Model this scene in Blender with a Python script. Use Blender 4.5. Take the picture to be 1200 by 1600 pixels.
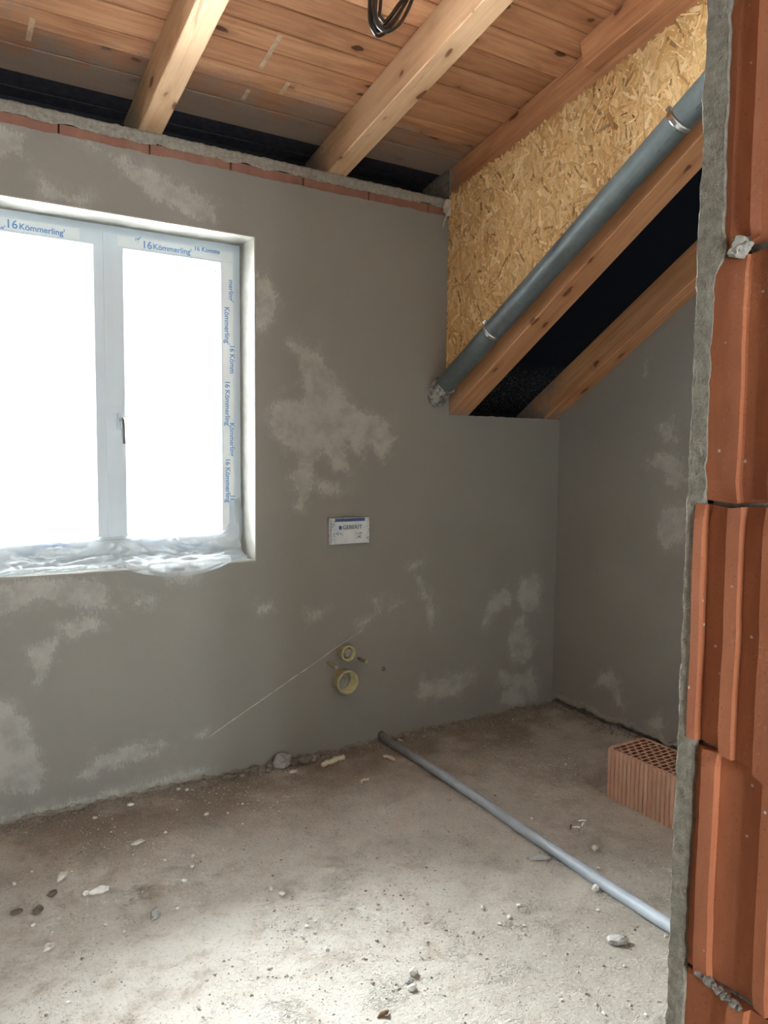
import bpy, math, random
import numpy as np
from mathutils import Vector, Matrix, noise as mnoise

# ------------------------------------------------------------------ camera, sky, light, exposure
scene = bpy.context.scene
C = scene.collection
for o in list(bpy.data.objects):
    bpy.data.objects.remove(o)

EXPOSURE = 3.9
SKY = 9.0
SKY_COL = (0.92, 0.965, 1.0)

cam_d = bpy.data.cameras.new('camera')
cam_d.sensor_fit = 'HORIZONTAL'
cam_d.sensor_width = 36.0
cam_d.lens = 36.0                       # 1200 px focal length on the 1200 px wide frame
cam_d.clip_start = 0.02
cam = bpy.data.objects.new('camera', cam_d)
C.objects.link(cam)
yaw, pitch, roll = (math.radians(a) for a in (31.93, 4.48, 0.57))
fw = Vector((math.sin(yaw)*math.cos(pitch), math.cos(yaw)*math.cos(pitch), -math.sin(pitch)))
rt = Vector((math.cos(yaw), -math.sin(yaw), 0))
up = rt.cross(fw)
rt2 = rt*math.cos(roll) + up*math.sin(roll)
up2 = up*math.cos(roll) - rt*math.sin(roll)
m = Matrix((rt2, up2, -fw)).transposed().to_4x4()
m.translation = Vector((0, 0, 1.62))
cam.matrix_world = m
scene.camera = cam

world = bpy.data.worlds.new('overcast_sky')
scene.world = world
world.use_nodes = True
bg = world.node_tree.nodes['Background']
bg.inputs[0].default_value = (*SKY_COL, 1)
bg.inputs[1].default_value = SKY

def portal(name, loc, rot, sx, sy):
    l = bpy.data.lights.new(name, 'AREA')
    l.shape = 'RECTANGLE'; l.size = sx; l.size_y = sy
    l.cycles.is_portal = True
    o = bpy.data.objects.new(name, l)
    o.location = loc; o.rotation_euler = rot
    C.objects.link(o)
portal('window_portal', (0.822, 3.95, 1.86), (math.radians(-90), 0, 0), 1.5, 1.8)
portal('hall_fill_portal', (-0.10, -2.85, 1.40), (math.radians(90), 0, 0), 0.9, 1.0)

vs = scene.view_settings
vs.view_transform = 'Standard'
vs.look = 'None'
vs.gamma = 1.0
vs.use_curve_mapping = False
vs.exposure = EXPOSURE
scene.cycles.max_bounces = 9
scene.cycles.diffuse_bounces = 6
scene.cycles.glossy_bounces = 3
scene.cycles.use_adaptive_sampling = True
scene.cycles.adaptive_threshold = 0.04
scene.cycles.transparent_max_bounces = 10
scene.cycles.sample_clamp_indirect = 6.0

R = random.Random(7)

# ------------------------------------------------------------------ room measures (metres)
YB = 3.57            # room face of the window wall
XR = 3.528           # face of the right wall
YF = 0.507           # room face of the door wall
XJ = 0.690           # door jamb plane
S1 = 0.207           # rise of the shallow roof towards the viewer
S2 = 0.634           # rise of the steep roof
def zb(y): return 3.033 + S1*(YB - y)            # underside of the shallow rafters
def zdeck(y): return zb(y) + 0.18
def zm(y): return 1.835 + S2*(YB - y)            # underside of the steep rafters
def zmem(y): return zm(y) + 0.205

# ------------------------------------------------------------------ node helpers
class NT:
    def __init__(self, name):
        self.m = bpy.data.materials.new(name); self.m.use_nodes = True
        self.t = self.m.node_tree; self.t.nodes.clear()
        self.out = self.t.nodes.new('ShaderNodeOutputMaterial')
    def n(self, typ, **kw):
        nd = self.t.nodes.new(typ)
        for k, v in kw.items(): setattr(nd, k, v)
        return nd
    def set(self, sock, v):
        if hasattr(v, 'links'): self.t.links.new(v, sock)
        elif v is not None:
            if sock.type == 'RGBA' and len(v) == 3: v = (*v, 1)
            sock.default_value = v
    def math(self, op, a, b=None, c=None, clamp=False):
        nd = self.n('ShaderNodeMath', operation=op, use_clamp=clamp)
        for i, v in enumerate((a, b, c)):
            if v is not None: self.set(nd.inputs[i], v)
        return nd.outputs[0]
    def vmath(self, op, a, b=None):
        nd = self.n('ShaderNodeVectorMath', operation=op)
        self.set(nd.inputs[0], a)
        if b is not None: self.set(nd.inputs[1], b)
        return nd.outputs[0]
    def mix(self, f, a, b, blend='MIX'):
        nd = self.n('ShaderNodeMix', data_type='RGBA', blend_type=blend)
        self.set(nd.inputs[0], f); self.set(nd.inputs[6], a); self.set(nd.inputs[7], b)
        return nd.outputs[2]
    def noise(self, vec, scale, detail=4, rough=0.55, dist=0.0, col=False):
        nd = self.n('ShaderNodeTexNoise')
        if vec is not None: self.set(nd.inputs['Vector'], vec)
        nd.inputs['Scale'].default_value = scale; nd.inputs['Detail'].default_value = detail
        nd.inputs['Roughness'].default_value = rough; nd.inputs['Distortion'].default_value = dist
        return nd.outputs[1 if col else 0]
    def voro(self, vec, scale, feature='F1', rand=1.0):
        nd = self.n('ShaderNodeTexVoronoi', feature=feature)
        self.set(nd.inputs['Vector'], vec)
        nd.inputs['Scale'].default_value = scale; nd.inputs['Randomness'].default_value = rand
        return nd.outputs
    def step(self, v, lo, hi):
        nd = self.n('ShaderNodeMapRange', interpolation_type='SMOOTHSTEP')
        self.set(nd.inputs[0], v); nd.inputs[1].default_value = lo; nd.inputs[2].default_value = hi
        return nd.outputs[0]
    def ramp(self, v, stops):
        nd = self.n('ShaderNodeValToRGB')
        e = nd.color_ramp.elements
        while len(e) < len(stops): e.new(0.5)
        for el, (p, c) in zip(e, stops): el.position = p; el.color = (*c, 1)
        self.set(nd.inputs[0], v)
        return nd.outputs[0]
    def pos(self): return self.n('ShaderNodeNewGeometry').outputs['Position']
    def obj(self, jitter=True):
        v = self.n('ShaderNodeTexCoord').outputs['Object']
        if jitter:
            r = self.n('ShaderNodeObjectInfo').outputs['Random']
            k = self.n('ShaderNodeCombineXYZ')
            self.set(k.inputs[0], self.math('MULTIPLY', r, 31.0)); self.set(k.inputs[1], self.math('MULTIPLY', r, 17.0)); self.set(k.inputs[2], self.math('MULTIPLY', r, 53.0))
            v = self.vmath('ADD', v, k.outputs[0])
        return v
    def scale(self, v, s):
        return self.vmath('MULTIPLY', v, s)
    def sep(self, v):
        nd = self.n('ShaderNodeSeparateXYZ'); self.set(nd.inputs[0], v); return nd.outputs
    def attr(self, name, typ='GEOMETRY'):
        nd = self.n('ShaderNodeAttribute', attribute_name=name, attribute_type=typ)
        return nd.outputs
    def bump(self, h, strength=0.3, dist=0.01, nrm=None):
        nd = self.n('ShaderNodeBump')
        nd.inputs['Strength'].default_value = strength; nd.inputs['Distance'].default_value = dist
        self.set(nd.inputs['Height'], h)
        if nrm is not None: self.set(nd.inputs['Normal'], nrm)
        return nd.outputs[0]
    def done(self, col, rough=0.85, nrm=None, metal=0.0, spec=0.3):
        b = self.n('ShaderNodeBsdfPrincipled')
        self.set(b.inputs['Base Color'], col); self.set(b.inputs['Roughness'], rough)
        b.inputs['Metallic'].default_value = metal; b.inputs['Specular IOR Level'].default_value = spec
        if nrm is not None: self.set(b.inputs['Normal'], nrm)
        self.t.links.new(b.outputs[0], self.out.inputs[0])
        return self.m

def plain(name, col, rough=0.8, metal=0.0, spec=0.3, var=0.25, scale=30.0, bump=0.15):
    t = NT(name); p = t.obj()
    n = t.noise(p, scale, 4)
    dark = tuple(c*(1-var) for c in col); lite = tuple(min(1, c*(1+var)) for c in col)
    return t.done(t.ramp(n, [(0.3, dark), (0.7, lite)]), rough, t.bump(n, bump, 0.004), metal, spec)

def plaster(name, base=(0.278, 0.263, 0.242), pale=(0.46, 0.445, 0.415)):
    t = NT(name); p = t.pos()
    sd = t.attr('patch')['Fac']
    n1 = t.noise(p, 22, 6, 0.65); n2 = t.noise(t.scale(p, (1, 1, 0.35)), 130, 3, 0.6); n3 = t.noise(p, 2.2, 4, 0.6)
    e = t.math('ADD', sd, t.math('MULTIPLY', t.math('SUBTRACT', n1, 0.5), 0.10))
    e = t.math('ADD', e, t.math('MULTIPLY', t.math('SUBTRACT', n2, 0.5), 0.085))
    n5 = t.noise(p, 300, 3, 0.7)
    e = t.math('ADD', e, t.math('MULTIPLY', t.math('SUBTRACT', n5, 0.5), 0.05))
    n4 = t.noise(p, 9, 5, 0.7)
    # firm core of the skim and a wide half-dry halo around it
    core = t.step(e, -0.006, 0.016)
    halo = t.math('MULTIPLY', t.step(t.math('ADD', e, t.math('MULTIPLY', t.math('SUBTRACT', n4, 0.55), 0.26)), -0.06, 0.03), 0.30)
    strength = t.math('MULTIPLY', core, t.math('ADD', 0.25, t.math('MULTIPLY', t.step(n4, 0.3, 0.65), 0.65)))
    f = t.math('MAXIMUM', strength, halo)
    grain = t.noise(p, 420, 2, 0.6)
    b = t.mix(n3, tuple(c*0.90 for c in base), tuple(c*1.10 for c in base))
    b = t.mix(t.math('MULTIPLY', t.step(grain, 0.35, 0.75), 0.25), b, tuple(c*1.35 for c in base))
    col = t.mix(f, b, pale)
    # fine white splashes
    v = t.voro(p, 11)['Distance']
    sp = t.math('MULTIPLY', t.step(v, 0.030, 0.018), t.step(t.noise(p, 1.3, 2), 0.5, 0.62))
    col = t.mix(t.math('MULTIPLY', sp, 0.8), col, (0.6, 0.59, 0.56))
    h = t.math('ADD', t.math('MULTIPLY', n1, 0.5), t.math('ADD', t.math('MULTIPLY', grain, 0.2), t.math('MULTIPLY', f, 0.5)))
    return t.done(col, 0.93, t.bump(h, 0.28, 0.004), spec=0.15)

def wood(name, a, b, knot, dust=0.0, rough=0.72, gs=(1.4, 26, 26), dust_y=(3.05, 3.6), var=0.4):
    t = NT(name); p = t.obj()
    w = t.noise(t.scale(p, (0.8, 5, 5)), 2.2, 3, 0.5, 0.4)
    g = t.noise(t.scale(p, gs), 1.6, 7, 0.68, 0.8)
    warp = t.vmath('ADD', t.scale(p, (5.2, 11.5, 11.5)), t.scale(t.noise(p, 16, 2, 0.5, 0, True), (0.35, 0.35, 0.35)))
    v = t.voro(warp, 1.0)
    kd = v['Distance']
    keep = t.step(t.sep(v['Color'])[0], 0.42, 0.46)
    kn = t.math('MULTIPLY', t.step(kd, 0.20, 0.12), keep)
    ring = t.math('MULTIPLY', t.step(kd, 0.50, 0.15), keep)
    gg = t.math('ADD', t.math('MULTIPLY', g, 0.75), t.math('MULTIPLY', w, 0.45))
    rnd = t.n('ShaderNodeObjectInfo').outputs['Random']
    col = t.ramp(gg, [(0.42, b), (0.58, tuple((x+y)/2 for x, y in zip(a, b))), (0.72, a)])
    col = t.mix(t.math('MULTIPLY', rnd, var), col, t.mix(0.75, col, tuple(c*0.72 for c in b)))
    # dark heart streaks
    st = t.step(t.noise(t.scale(p, (0.55, 9, 9)), 1.7, 5, 0.7, 1.0), 0.60, 0.72)
    col = t.mix(t.math('MULTIPLY', st, 0.5), col, knot)
    col = t.mix(t.math('MULTIPLY', ring, 0.35), col, tuple((x+y)/2 for x, y in zip(b, knot)))
    col = t.mix(t.math('MULTIPLY', kn, 0.9), col, knot)
    cr = t.step(t.noise(t.scale(p, (1.6, 60, 60)), 1.0, 4, 0.6, 0.3), 0.70, 0.76)
    col = t.mix(t.math('MULTIPLY', cr, 0.55), col, knot)
    nrm = t.bump(t.math('SUBTRACT', gg, t.math('MULTIPLY', cr, 0.5)), 0.35, 0.003)
    if dust > 0:
        P = t.pos(); y = t.sep(P)[1]
        d = t.math('ADD', y, t.math('MULTIPLY', t.math('SUBTRACT', t.noise(P, 5, 5, 0.7), 0.5), 0.7))
        d = t.step(d, *dust_y)
        sp = t.noise(P, 120, 4, 0.75)
        d = t.math('MULTIPLY', d, t.step(t.math('ADD', sp, t.math('MULTIPLY', d, 0.16)), 0.50, 0.68))
        col = t.mix(t.math('MULTIPLY', d, dust), col, (0.25, 0.238, 0.22))
    return t.done(col, rough, nrm, spec=0.25)

def clay(name, a=(0.47, 0.168, 0.080), b=(0.33, 0.110, 0.055), dust=0.55):
    t = NT(name); p = t.pos()
    n = t.noise(t.scale(p, (6, 6, 1.5)), 3, 6, 0.65); f = t.noise(p, 240, 4, 0.7)
    big = t.noise(p, 5.5, 3)
    r = t.n('ShaderNodeObjectInfo').outputs['Random']
    col = t.ramp(n, [(0.3, b), (0.7, a)])
    col = t.mix(t.math('MULTIPLY', r, 0.35), col, t.mix(0.5, col, (0.30, 0.10, 0.045)))
    d = t.step(t.math('ADD', t.math('MULTIPLY', big, 0.6), t.math('MULTIPLY', f, 0.45)), 0.60, 0.74)
    col = t.mix(t.math('MULTIPLY', d, dust), col, (0.52, 0.40, 0.32))
    v = t.voro(p, 42)['Distance']
    sp = t.math('MULTIPLY', t.step(v, 0.09, 0.05), t.step(t.noise(p, 7, 2), 0.46, 0.56))
    col = t.mix(sp, col, (0.60, 0.52, 0.46))
    pit = t.step(t.noise(p, 330, 2, 0.5), 0.64, 0.72)
    col = t.mix(t.math('MULTIPLY', pit, 0.5), col, (0.22, 0.07, 0.035))
    h = t.math('ADD', t.math('MULTIPLY', f, 0.5), t.math('MULTIPLY', n, 0.4))
    h = t.math('SUBTRACT', h, pit)
    return t.done(col, 0.86, t.bump(h, 0.3, 0.0025), spec=0.2)

def rough_mortar(name, a=(0.42, 0.395, 0.35), b=(0.25, 0.23, 0.20), sc=60):
    t = NT(name); p = t.pos()
    n = t.noise(p, sc, 6, 0.7); n2 = t.noise(p, sc*4, 3, 0.6)
    h = t.math('ADD', n, t.math('MULTIPLY', n2, 0.4))
    return t.done(t.ramp(n, [(0.32, b), (0.68, a)]), 0.95, t.bump(h, 0.55, 0.006), spec=0.1)

def floor_mat():
    t = NT('dusty_concrete'); p = t.pos()
    q = t.sep(p)
    n1 = t.noise(p, 1.7, 6, 0.62, 0.4); n2 = t.noise(p, 9, 7, 0.7, 0.3); n3 = t.noise(p, 90, 5, 0.72); n4 = t.noise(p, 380, 3, 0.6)
    col = t.ramp(t.math('ADD', t.math('MULTIPLY', n1, 0.55), t.math('MULTIPLY', n2, 0.45)), [(0.34, (0.37, 0.315, 0.255)), (0.5, (0.53, 0.475, 0.41)), (0.68, (0.61, 0.56, 0.495))])
    # pale plaster dust in the foreground and reddish clay dust by the wall, darkened to paint in sill shade, as ragged stains
    py = t.math('ADD', q[1], t.math('MULTIPLY', t.math('SUBTRACT', n1, 0.5), 1.5))
    px = t.math('ADD', q[0], t.math('MULTIPLY', t.math('SUBTRACT', n2, 0.5), 1.2))
    pale = t.math('MULTIPLY', t.step(py, 3.15, 2.4), t.step(px, 2.4, 1.2))
    pale = t.math('MULTIPLY', pale, t.step(n2, 0.30, 0.58))
    col = t.mix(t.math('MULTIPLY', pale, 0.75), col, (0.69, 0.655, 0.605))
    dirt_dim = t.math('MULTIPLY', t.step(t.math('ADD', px, t.math('MULTIPLY', t.math('SUBTRACT', n1, 0.5), 1.6)), 0.9, 1.7), t.step(py, 2.3, 1.6))
    col = t.mix(t.math('MULTIPLY', dirt_dim, 0.7), col, t.mix(n2, (0.27, 0.24, 0.20), (0.40, 0.365, 0.315)))  # brownish floor dirt, deepened to tone down strong light at the front right
    wh = t.step(t.noise(t.vmath('ADD', p, (3.1, 1.7, 0)), 2.6, 6, 0.72, 0.5), 0.60, 0.72)
    wh = t.math('MULTIPLY', wh, t.step(py, 2.9, 1.9))
    col = t.mix(t.math('MULTIPLY', wh, 0.6), col, (0.82, 0.82, 0.81))
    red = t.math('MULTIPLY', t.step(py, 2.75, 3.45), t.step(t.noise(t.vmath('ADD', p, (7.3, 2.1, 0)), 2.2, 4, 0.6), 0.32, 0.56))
    col = t.mix(t.math('MULTIPLY', red, 0.62), col, (0.18, 0.122, 0.085))  # clay dust with the sill's shade put into its colour
    col = t.mix(t.math('MULTIPLY', t.step(n3, 0.54, 0.70), 0.55), col, (0.70, 0.675, 0.63))
    col = t.mix(t.math('MULTIPLY', t.step(n3, 0.46, 0.28), 0.65), col, (0.17, 0.145, 0.115))
    n5 = t.noise(p, 34, 5, 0.7, 0.6)
    col = t.mix(t.math('MULTIPLY', t.step(n5, 0.40, 0.30), 0.45), col, (0.20, 0.165, 0.13))
    # flaky dried slurry: small curled scales with dark cracks, in ragged areas
    wv = t.vmath('ADD', t.scale(p, (1, 1.5, 1)), t.scale(t.noise(p, 20, 3, 0.6, 0, True), (0.16, 0.16, 0.16)))
    ed = t.voro(wv, 40, 'DISTANCE_TO_EDGE')['Distance']
    area = t.step(t.math('ADD', t.noise(t.vmath('ADD', p, (1.3, 5.2, 0)), 3.3, 5, 0.7), t.math('MULTIPLY', t.step(q[1], 3.0, 1.6), 0.06)), 0.54, 0.70)
    area = t.math('MULTIPLY', area, t.step(n5, 0.38, 0.58))
    ck = t.math('MULTIPLY', t.step(ed, 0.16, 0.0), area)
    col = t.mix(t.math('MULTIPLY', ck, 0.30), col, (0.20, 0.165, 0.13))
    h = t.math('ADD', t.math('MULTIPLY', n2, 0.9), t.math('ADD', t.math('MULTIPLY', n3, 0.45), t.math('MULTIPLY', n4, 0.15)))
    h = t.math('SUBTRACT', h, t.math('MULTIPLY', ck, 0.5))
    return t.done(col, 0.95, t.bump(h, 0.95, 0.018), spec=0.1)

M = {}
M['plaster'] = plaster('grey_plaster')
M['plaster_plain'] = plaster('grey_plaster_edge', (0.36, 0.335, 0.295))
M['reveal'] = plain('pale_reveal_plaster', (0.37, 0.355, 0.315), 0.9, var=0.12, scale=14)
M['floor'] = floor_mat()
M['mortar'] = rough_mortar('rough_mortar')
M['mortar_dark'] = rough_mortar('dusty_dark_mortar', (0.33, 0.30, 0.26), (0.15, 0.13, 0.11), 45)
M['clay'] = clay('fired_clay')
M['clay_dull'] = clay('dusty_clay', (0.34, 0.175, 0.13), (0.26, 0.135, 0.105), 0.35)
M['plank'] = wood('knotty_deck_board', (0.70, 0.375, 0.20), (0.40, 0.165, 0.075), (0.085, 0.028, 0.014), 0.80, gs=(1.2, 22, 22), dust_y=(3.22, 3.55), var=1.0)
M['rafter'] = wood('spruce_beam', (0.78, 0.515, 0.315), (0.59, 0.35, 0.19), (0.17, 0.062, 0.026), 0.75, gs=(0.9, 20, 20), dust_y=(3.42, 3.72))
M['rafter_red'] = wood('reddish_beam', (0.70, 0.37, 0.19), (0.48, 0.205, 0.09), (0.15, 0.05, 0.025), 0.9, gs=(0.9, 20, 20), dust_y=(3.38, 3.70))
M['shaded_board'] = plain('shaded_eave_board', (0.035, 0.034, 0.044), 0.8, var=0.3)  # dark wood, with the shade under the eave put into its colour
M['void'] = plain('black_underlay', (0.012, 0.014, 0.022), 0.6, var=0.2)

def membrane_mat():
    t = NT('black_roof_membrane'); p = t.pos(); y = t.sep(p)[1]
    d = t.math('ADD', y, t.math('MULTIPLY', t.math('SUBTRACT', t.noise(p, 6, 4, 0.6), 0.5), 0.25))
    d = t.math('MULTIPLY', t.step(d, 3.38, 3.55), t.step(t.noise(p, 95, 5, 0.75), 0.50, 0.64))
    col = t.mix(t.math('MULTIPLY', d, 0.85), (0.006, 0.008, 0.014), (0.15, 0.145, 0.14))
    return t.done(col, 0.9, t.bump(t.noise(p, 60, 4), 0.2, 0.004), spec=0.08)
M['membrane'] = membrane_mat()

# ------------------------------------------------------------------ object helpers
def mesh(name, verts, faces, mat, parent=None, smooth=False):
    me = bpy.data.meshes.new(name)
    me.from_pydata([tuple(v) for v in verts], [], faces)
    if mat is not None: me.materials.append(M[mat] if isinstance(mat, str) else mat)
    if smooth:
        me.polygons.foreach_set('use_smooth', [True]*len(me.polygons))
    me.update()
    o = bpy.data.objects.new(name, me)
    C.objects.link(o)
    if parent is not None: o.parent = parent
    return o
def tag(o, label, cat, group=None):
    o['label'] = label; o['category'] = cat
    if group: o['group'] = group
    return o
def empty(name, loc=(0, 0, 0)):
    o = bpy.data.objects.new(name, None); o.location = loc; o.empty_display_size = 0.1
    C.objects.link(o); return o
def structure(o):
    o['kind'] = 'structure'; return o

class MB:
    """collects shapes for one mesh"""
    def __init__(self): self.v = []; self.f = []
    def add(self, v, f):
        k = len(self.v); self.v += [tuple(p) for p in v]; self.f += [tuple(i+k for i in q) for q in f]; return self
    def box(self, x0, x1, y0, y1, z0, z1):
        return self.add([(x0,y0,z0),(x1,y0,z0),(x1,y1,z0),(x0,y1,z0),(x0,y0,z1),(x1,y0,z1),(x1,y1,z1),(x0,y1,z1)],
                        [(0,3,2,1),(4,5,6,7),(0,1,5,4),(1,2,6,5),(2,3,7,6),(3,0,4,7)])
    def prism(self, poly, axis, a, b):
        """polygon extruded along an axis (poly in the two other axes, in order)"""
        n = len(poly)
        def P(p, h):
            return (h, p[0], p[1]) if axis == 0 else (p[0], h, p[1]) if axis == 1 else (p[0], p[1], h)
        return self.add([P(p, a) for p in poly] + [P(p, b) for p in poly],
                        [tuple(range(n))[::-1], tuple(range(n, 2*n))] + [(i, (i+1) % n, n+(i+1) % n, n+i) for i in range(n)])
    def tube(self, pts, r, seg=10, caps=True):
        pts = [Vector(p) for p in pts]; rs = r if isinstance(r, (list, tuple)) else [r]*len(pts)
        rings = []; ref = None
        for i, p in enumerate(pts):
            d = (pts[min(i+1, len(pts)-1)] - pts[max(i-1, 0)]).normalized()
            if ref is None: ref = Vector((0, 0, 1)) if abs(d.z) < 0.9 else Vector((1, 0, 0))
            a = (ref - d*ref.dot(d)).normalized(); b = d.cross(a); ref = a
            rings.append([p + (a*math.cos(2*math.pi*k/seg) + b*math.sin(2*math.pi*k/seg))*rs[i] for k in range(seg)])
        v = [q for r_ in rings for q in r_]
        f = [(i*seg+k, i*seg+(k+1) % seg, (i+1)*seg+(k+1) % seg, (i+1)*seg+k) for i in range(len(pts)-1) for k in range(seg)]
        if caps: f += [tuple(range(seg))[::-1], tuple(range((len(pts)-1)*seg, len(pts)*seg))]
        return self.add(v, f)
    def lathe(self, prof, seg=24, mat=None):
        """(radius, height) profile around local z, mapped with mat"""
        v = []
        for r, h in prof:
            for k in range(seg):
                a = 2*math.pi*k/seg; p = Vector((r*math.cos(a), r*math.sin(a), h))
                v.append(mat @ p if mat else p)
        n = len(prof)
        return self.add(v, [(i*seg+k, i*seg+(k+1) % seg, (i+1)*seg+(k+1) % seg, (i+1)*seg+k) for i in range(n-1) for k in range(seg)])
    def build(self, name, mat, parent=None, smooth=False):
        return mesh(name, self.v, self.f, mat, parent, smooth)

def grid(us, vs, fn, skip=None):
    nu, nv = len(us), len(vs)
    v = [fn(u, w) for w in vs for u in us]
    f = []
    for j in range(nv-1):
        for i in range(nu-1):
            if skip and skip(0.5*(us[i]+us[i+1]), 0.5*(vs[j]+vs[j+1])): continue
            f.append((j*nu+i, j*nu+i+1, (j+1)*nu+i+1, (j+1)*nu+i))
    return v, f
def spans(breaks, step):
    out = [breaks[0]]
    for a, b in zip(breaks, breaks[1:]):
        n = max(1, int(round((b-a)/step)))
        out += [a + (b-a)*k/n for k in range(1, n+1)]
    return out
def fbm(x, y, z=0.0, oct=4):
    return mnoise.fractal(Vector((x, y, z)), 0.9, 2.1, oct)
def sdf(P, polys):
    """signed distance of points (n,2) to a set of polygons, positive inside"""
    best = np.full(len(P), -1.0)
    for poly in polys:
        A = np.array(poly, float); B = np.roll(A, -1, 0)
        d = np.full(len(P), 9.0); ins = np.zeros(len(P), bool)
        for a, b in zip(A, B):
            e = b-a; w = P-a
            t = np.clip((w@e)/max(e@e, 1e-9), 0, 1)
            d = np.minimum(d, np.linalg.norm(w - t[:, None]*e, axis=1))
            c = ((a[1] > P[:, 1]) != (b[1] > P[:, 1]))
            xx = a[0] + (P[:, 1]-a[1])*(b[0]-a[0])/np.where(abs(b[1]-a[1]) < 1e-9, 1e-9, b[1]-a[1])
            ins ^= c & (P[:, 0] < xx)
        best = np.maximum(best, np.where(ins, d, -d))
    return best
def set_patch(o, vals):
    a = o.data.attributes.new('patch', 'FLOAT', 'POINT')
    a.data.foreach_set('value', np.asarray(vals, np.float32))

PATCH_BACK = [[[0.64,2.942],[0.717,2.933],[0.837,2.91],[0.961,2.874],[1.134,2.829],[1.271,2.752],[1.28,2.695],[1.193,2.681],[1.074,2.719],[0.959,2.755],[0.876,2.822],[0.783,2.885],[0.691,2.919]],[[0.325,2.929],[0.454,2.92],[0.459,2.832],[0.392,2.805],[0.322,2.791]],[[0.512,2.786],[0.535,2.744],[0.61,2.705],[0.713,2.697],[0.686,2.66],[0.509,2.674]],[[1.471,2.484],[1.528,2.476],[1.586,2.406],[1.606,2.362],[1.562,2.264],[1.511,2.197],[1.474,2.209]],[[1.631,2.182],[1.69,2.165],[1.791,2.141],[1.846,2.097],[1.903,2.002],[1.96,1.939],[1.999,1.874],[2.058,1.843],[2.178,1.813],[2.24,1.78],[2.252,1.739],[2.303,1.694],[2.254,1.641],[2.222,1.554],[2.18,1.599],[2.139,1.657],[2.079,1.622],[2.1,1.571],[2.04,1.605],[2.0,1.672],[1.981,1.621],[2.002,1.52],[1.905,1.51],[1.886,1.587],[1.848,1.62],[1.811,1.57],[1.793,1.487],[1.775,1.405],[1.72,1.307],[1.691,1.324],[1.702,1.406],[1.666,1.489],[1.72,1.554],[1.666,1.635],[1.613,1.666],[1.561,1.681],[1.544,1.76],[1.571,1.856],[1.648,1.876],[1.719,1.862],[1.737,1.928],[1.719,2.023],[1.69,2.102],[1.631,2.144]],[[1.812,1.454],[1.944,1.469],[1.964,1.401],[1.831,1.387]],[[2.377,0.989],[2.42,1.012],[2.486,1.0],[2.465,0.961],[2.399,0.947]],[[2.421,0.938],[2.465,0.917],[2.525,0.838],[2.571,0.759],[2.583,0.626],[2.547,0.593],[2.526,0.726],[2.48,0.823]],[[2.189,0.831],[2.21,0.722],[2.088,0.664],[2.068,0.684],[2.169,0.744],[2.16,0.816]],[[2.252,0.728],[2.281,0.769],[2.358,0.779],[2.265,0.727]],[[1.758,0.786],[1.871,0.792],[1.833,0.744],[1.777,0.733]],[[2.926,0.588],[2.953,0.683],[3.036,0.774],[3.112,0.787],[3.176,0.733],[3.141,0.685],[3.065,0.652],[2.99,0.601],[2.951,0.558]],[[3.208,0.718],[3.241,0.836],[3.347,0.861],[3.403,0.824],[3.398,0.659],[3.328,0.613],[3.231,0.655]],[[3.232,0.615],[3.275,0.61],[3.289,0.486],[3.362,0.415],[3.348,0.355],[3.328,0.296],[3.205,0.292],[3.176,0.378],[3.137,0.464],[3.156,0.522]],[[3.06,0.272],[3.101,0.275],[3.154,0.238],[3.244,0.237],[3.351,0.272],[3.37,0.186],[3.411,0.117],[3.403,0.034],[3.186,0.037],[3.091,0.073],[3.105,0.124],[3.182,0.165],[3.078,0.181]],[[2.445,0.231],[2.476,0.29],[2.635,0.304],[2.874,0.3],[2.865,0.242],[2.803,0.2],[2.637,0.18],[2.477,0.199]],[[0.261,0.57],[0.346,0.542],[0.407,0.461],[0.43,0.371],[0.466,0.249],[0.491,0.2],[0.463,0.119],[0.398,0.105],[0.251,0.196]],[[0.609,0.144],[0.693,0.216],[0.836,0.247],[0.984,0.249],[1.014,0.212],[0.938,0.196],[0.999,0.193],[0.953,0.162],[0.834,0.156],[0.72,0.15],[0.65,0.12]],[[1.139,0.235],[1.219,0.252],[1.203,0.216],[1.145,0.215]],[[0.274,1.046],[0.472,1.071],[0.709,1.039],[0.777,0.989],[0.748,0.948],[0.789,0.9],[0.679,0.911],[0.546,0.924],[0.47,0.974],[0.393,0.926],[0.271,0.911]],[[0.544,0.853],[0.706,0.879],[0.746,0.831],[0.65,0.798],[0.595,0.776],[0.57,0.822]],[[0.414,0.77],[0.543,0.782],[0.528,0.698],[0.487,0.618],[0.448,0.596],[0.437,0.682]],[[0.847,0.953],[0.964,0.958],[0.978,0.905],[0.889,0.896]],[[0.994,1.046],[1.21,1.045],[1.115,0.991],[1.039,0.997]],[[1.473,0.848],[1.577,0.854],[1.577,0.814],[1.49,0.813]],[[1.828,2.095],[1.85,2.084],[1.835,2.063]],[[0.246,0.014],[0.396,0.013],[0.553,0.018],[0.832,0.018],[1.137,0.034],[1.234,0.038],[1.208,0.063],[0.982,0.065],[0.747,0.05],[0.58,0.038],[0.371,0.039],[0.247,0.042]]]
PATCH_RIGHT = [[[2.886,1.584],[2.802,1.628],[2.718,1.615],[2.637,1.605],[2.631,1.486],[2.688,1.415],[2.731,1.465],[2.776,1.534]],[[2.809,1.779],[2.728,1.828],[2.689,1.69],[2.783,1.691]],[[2.787,1.304],[2.746,1.342],[2.624,1.343],[2.616,1.161],[2.735,1.096],[2.77,1.128],[2.803,1.196]],[[3.232,0.21],[3.159,0.3],[3.086,0.327],[3.036,0.293],[3.008,0.193],[2.982,0.143],[3.029,0.129],[3.081,0.211],[3.156,0.23],[3.216,0.194]],[[2.819,0.097],[2.736,0.178],[2.689,0.102],[2.753,0.081]],[[2.938,2.05],[2.92,2.148],[2.894,2.152],[2.907,2.055]]]
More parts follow.
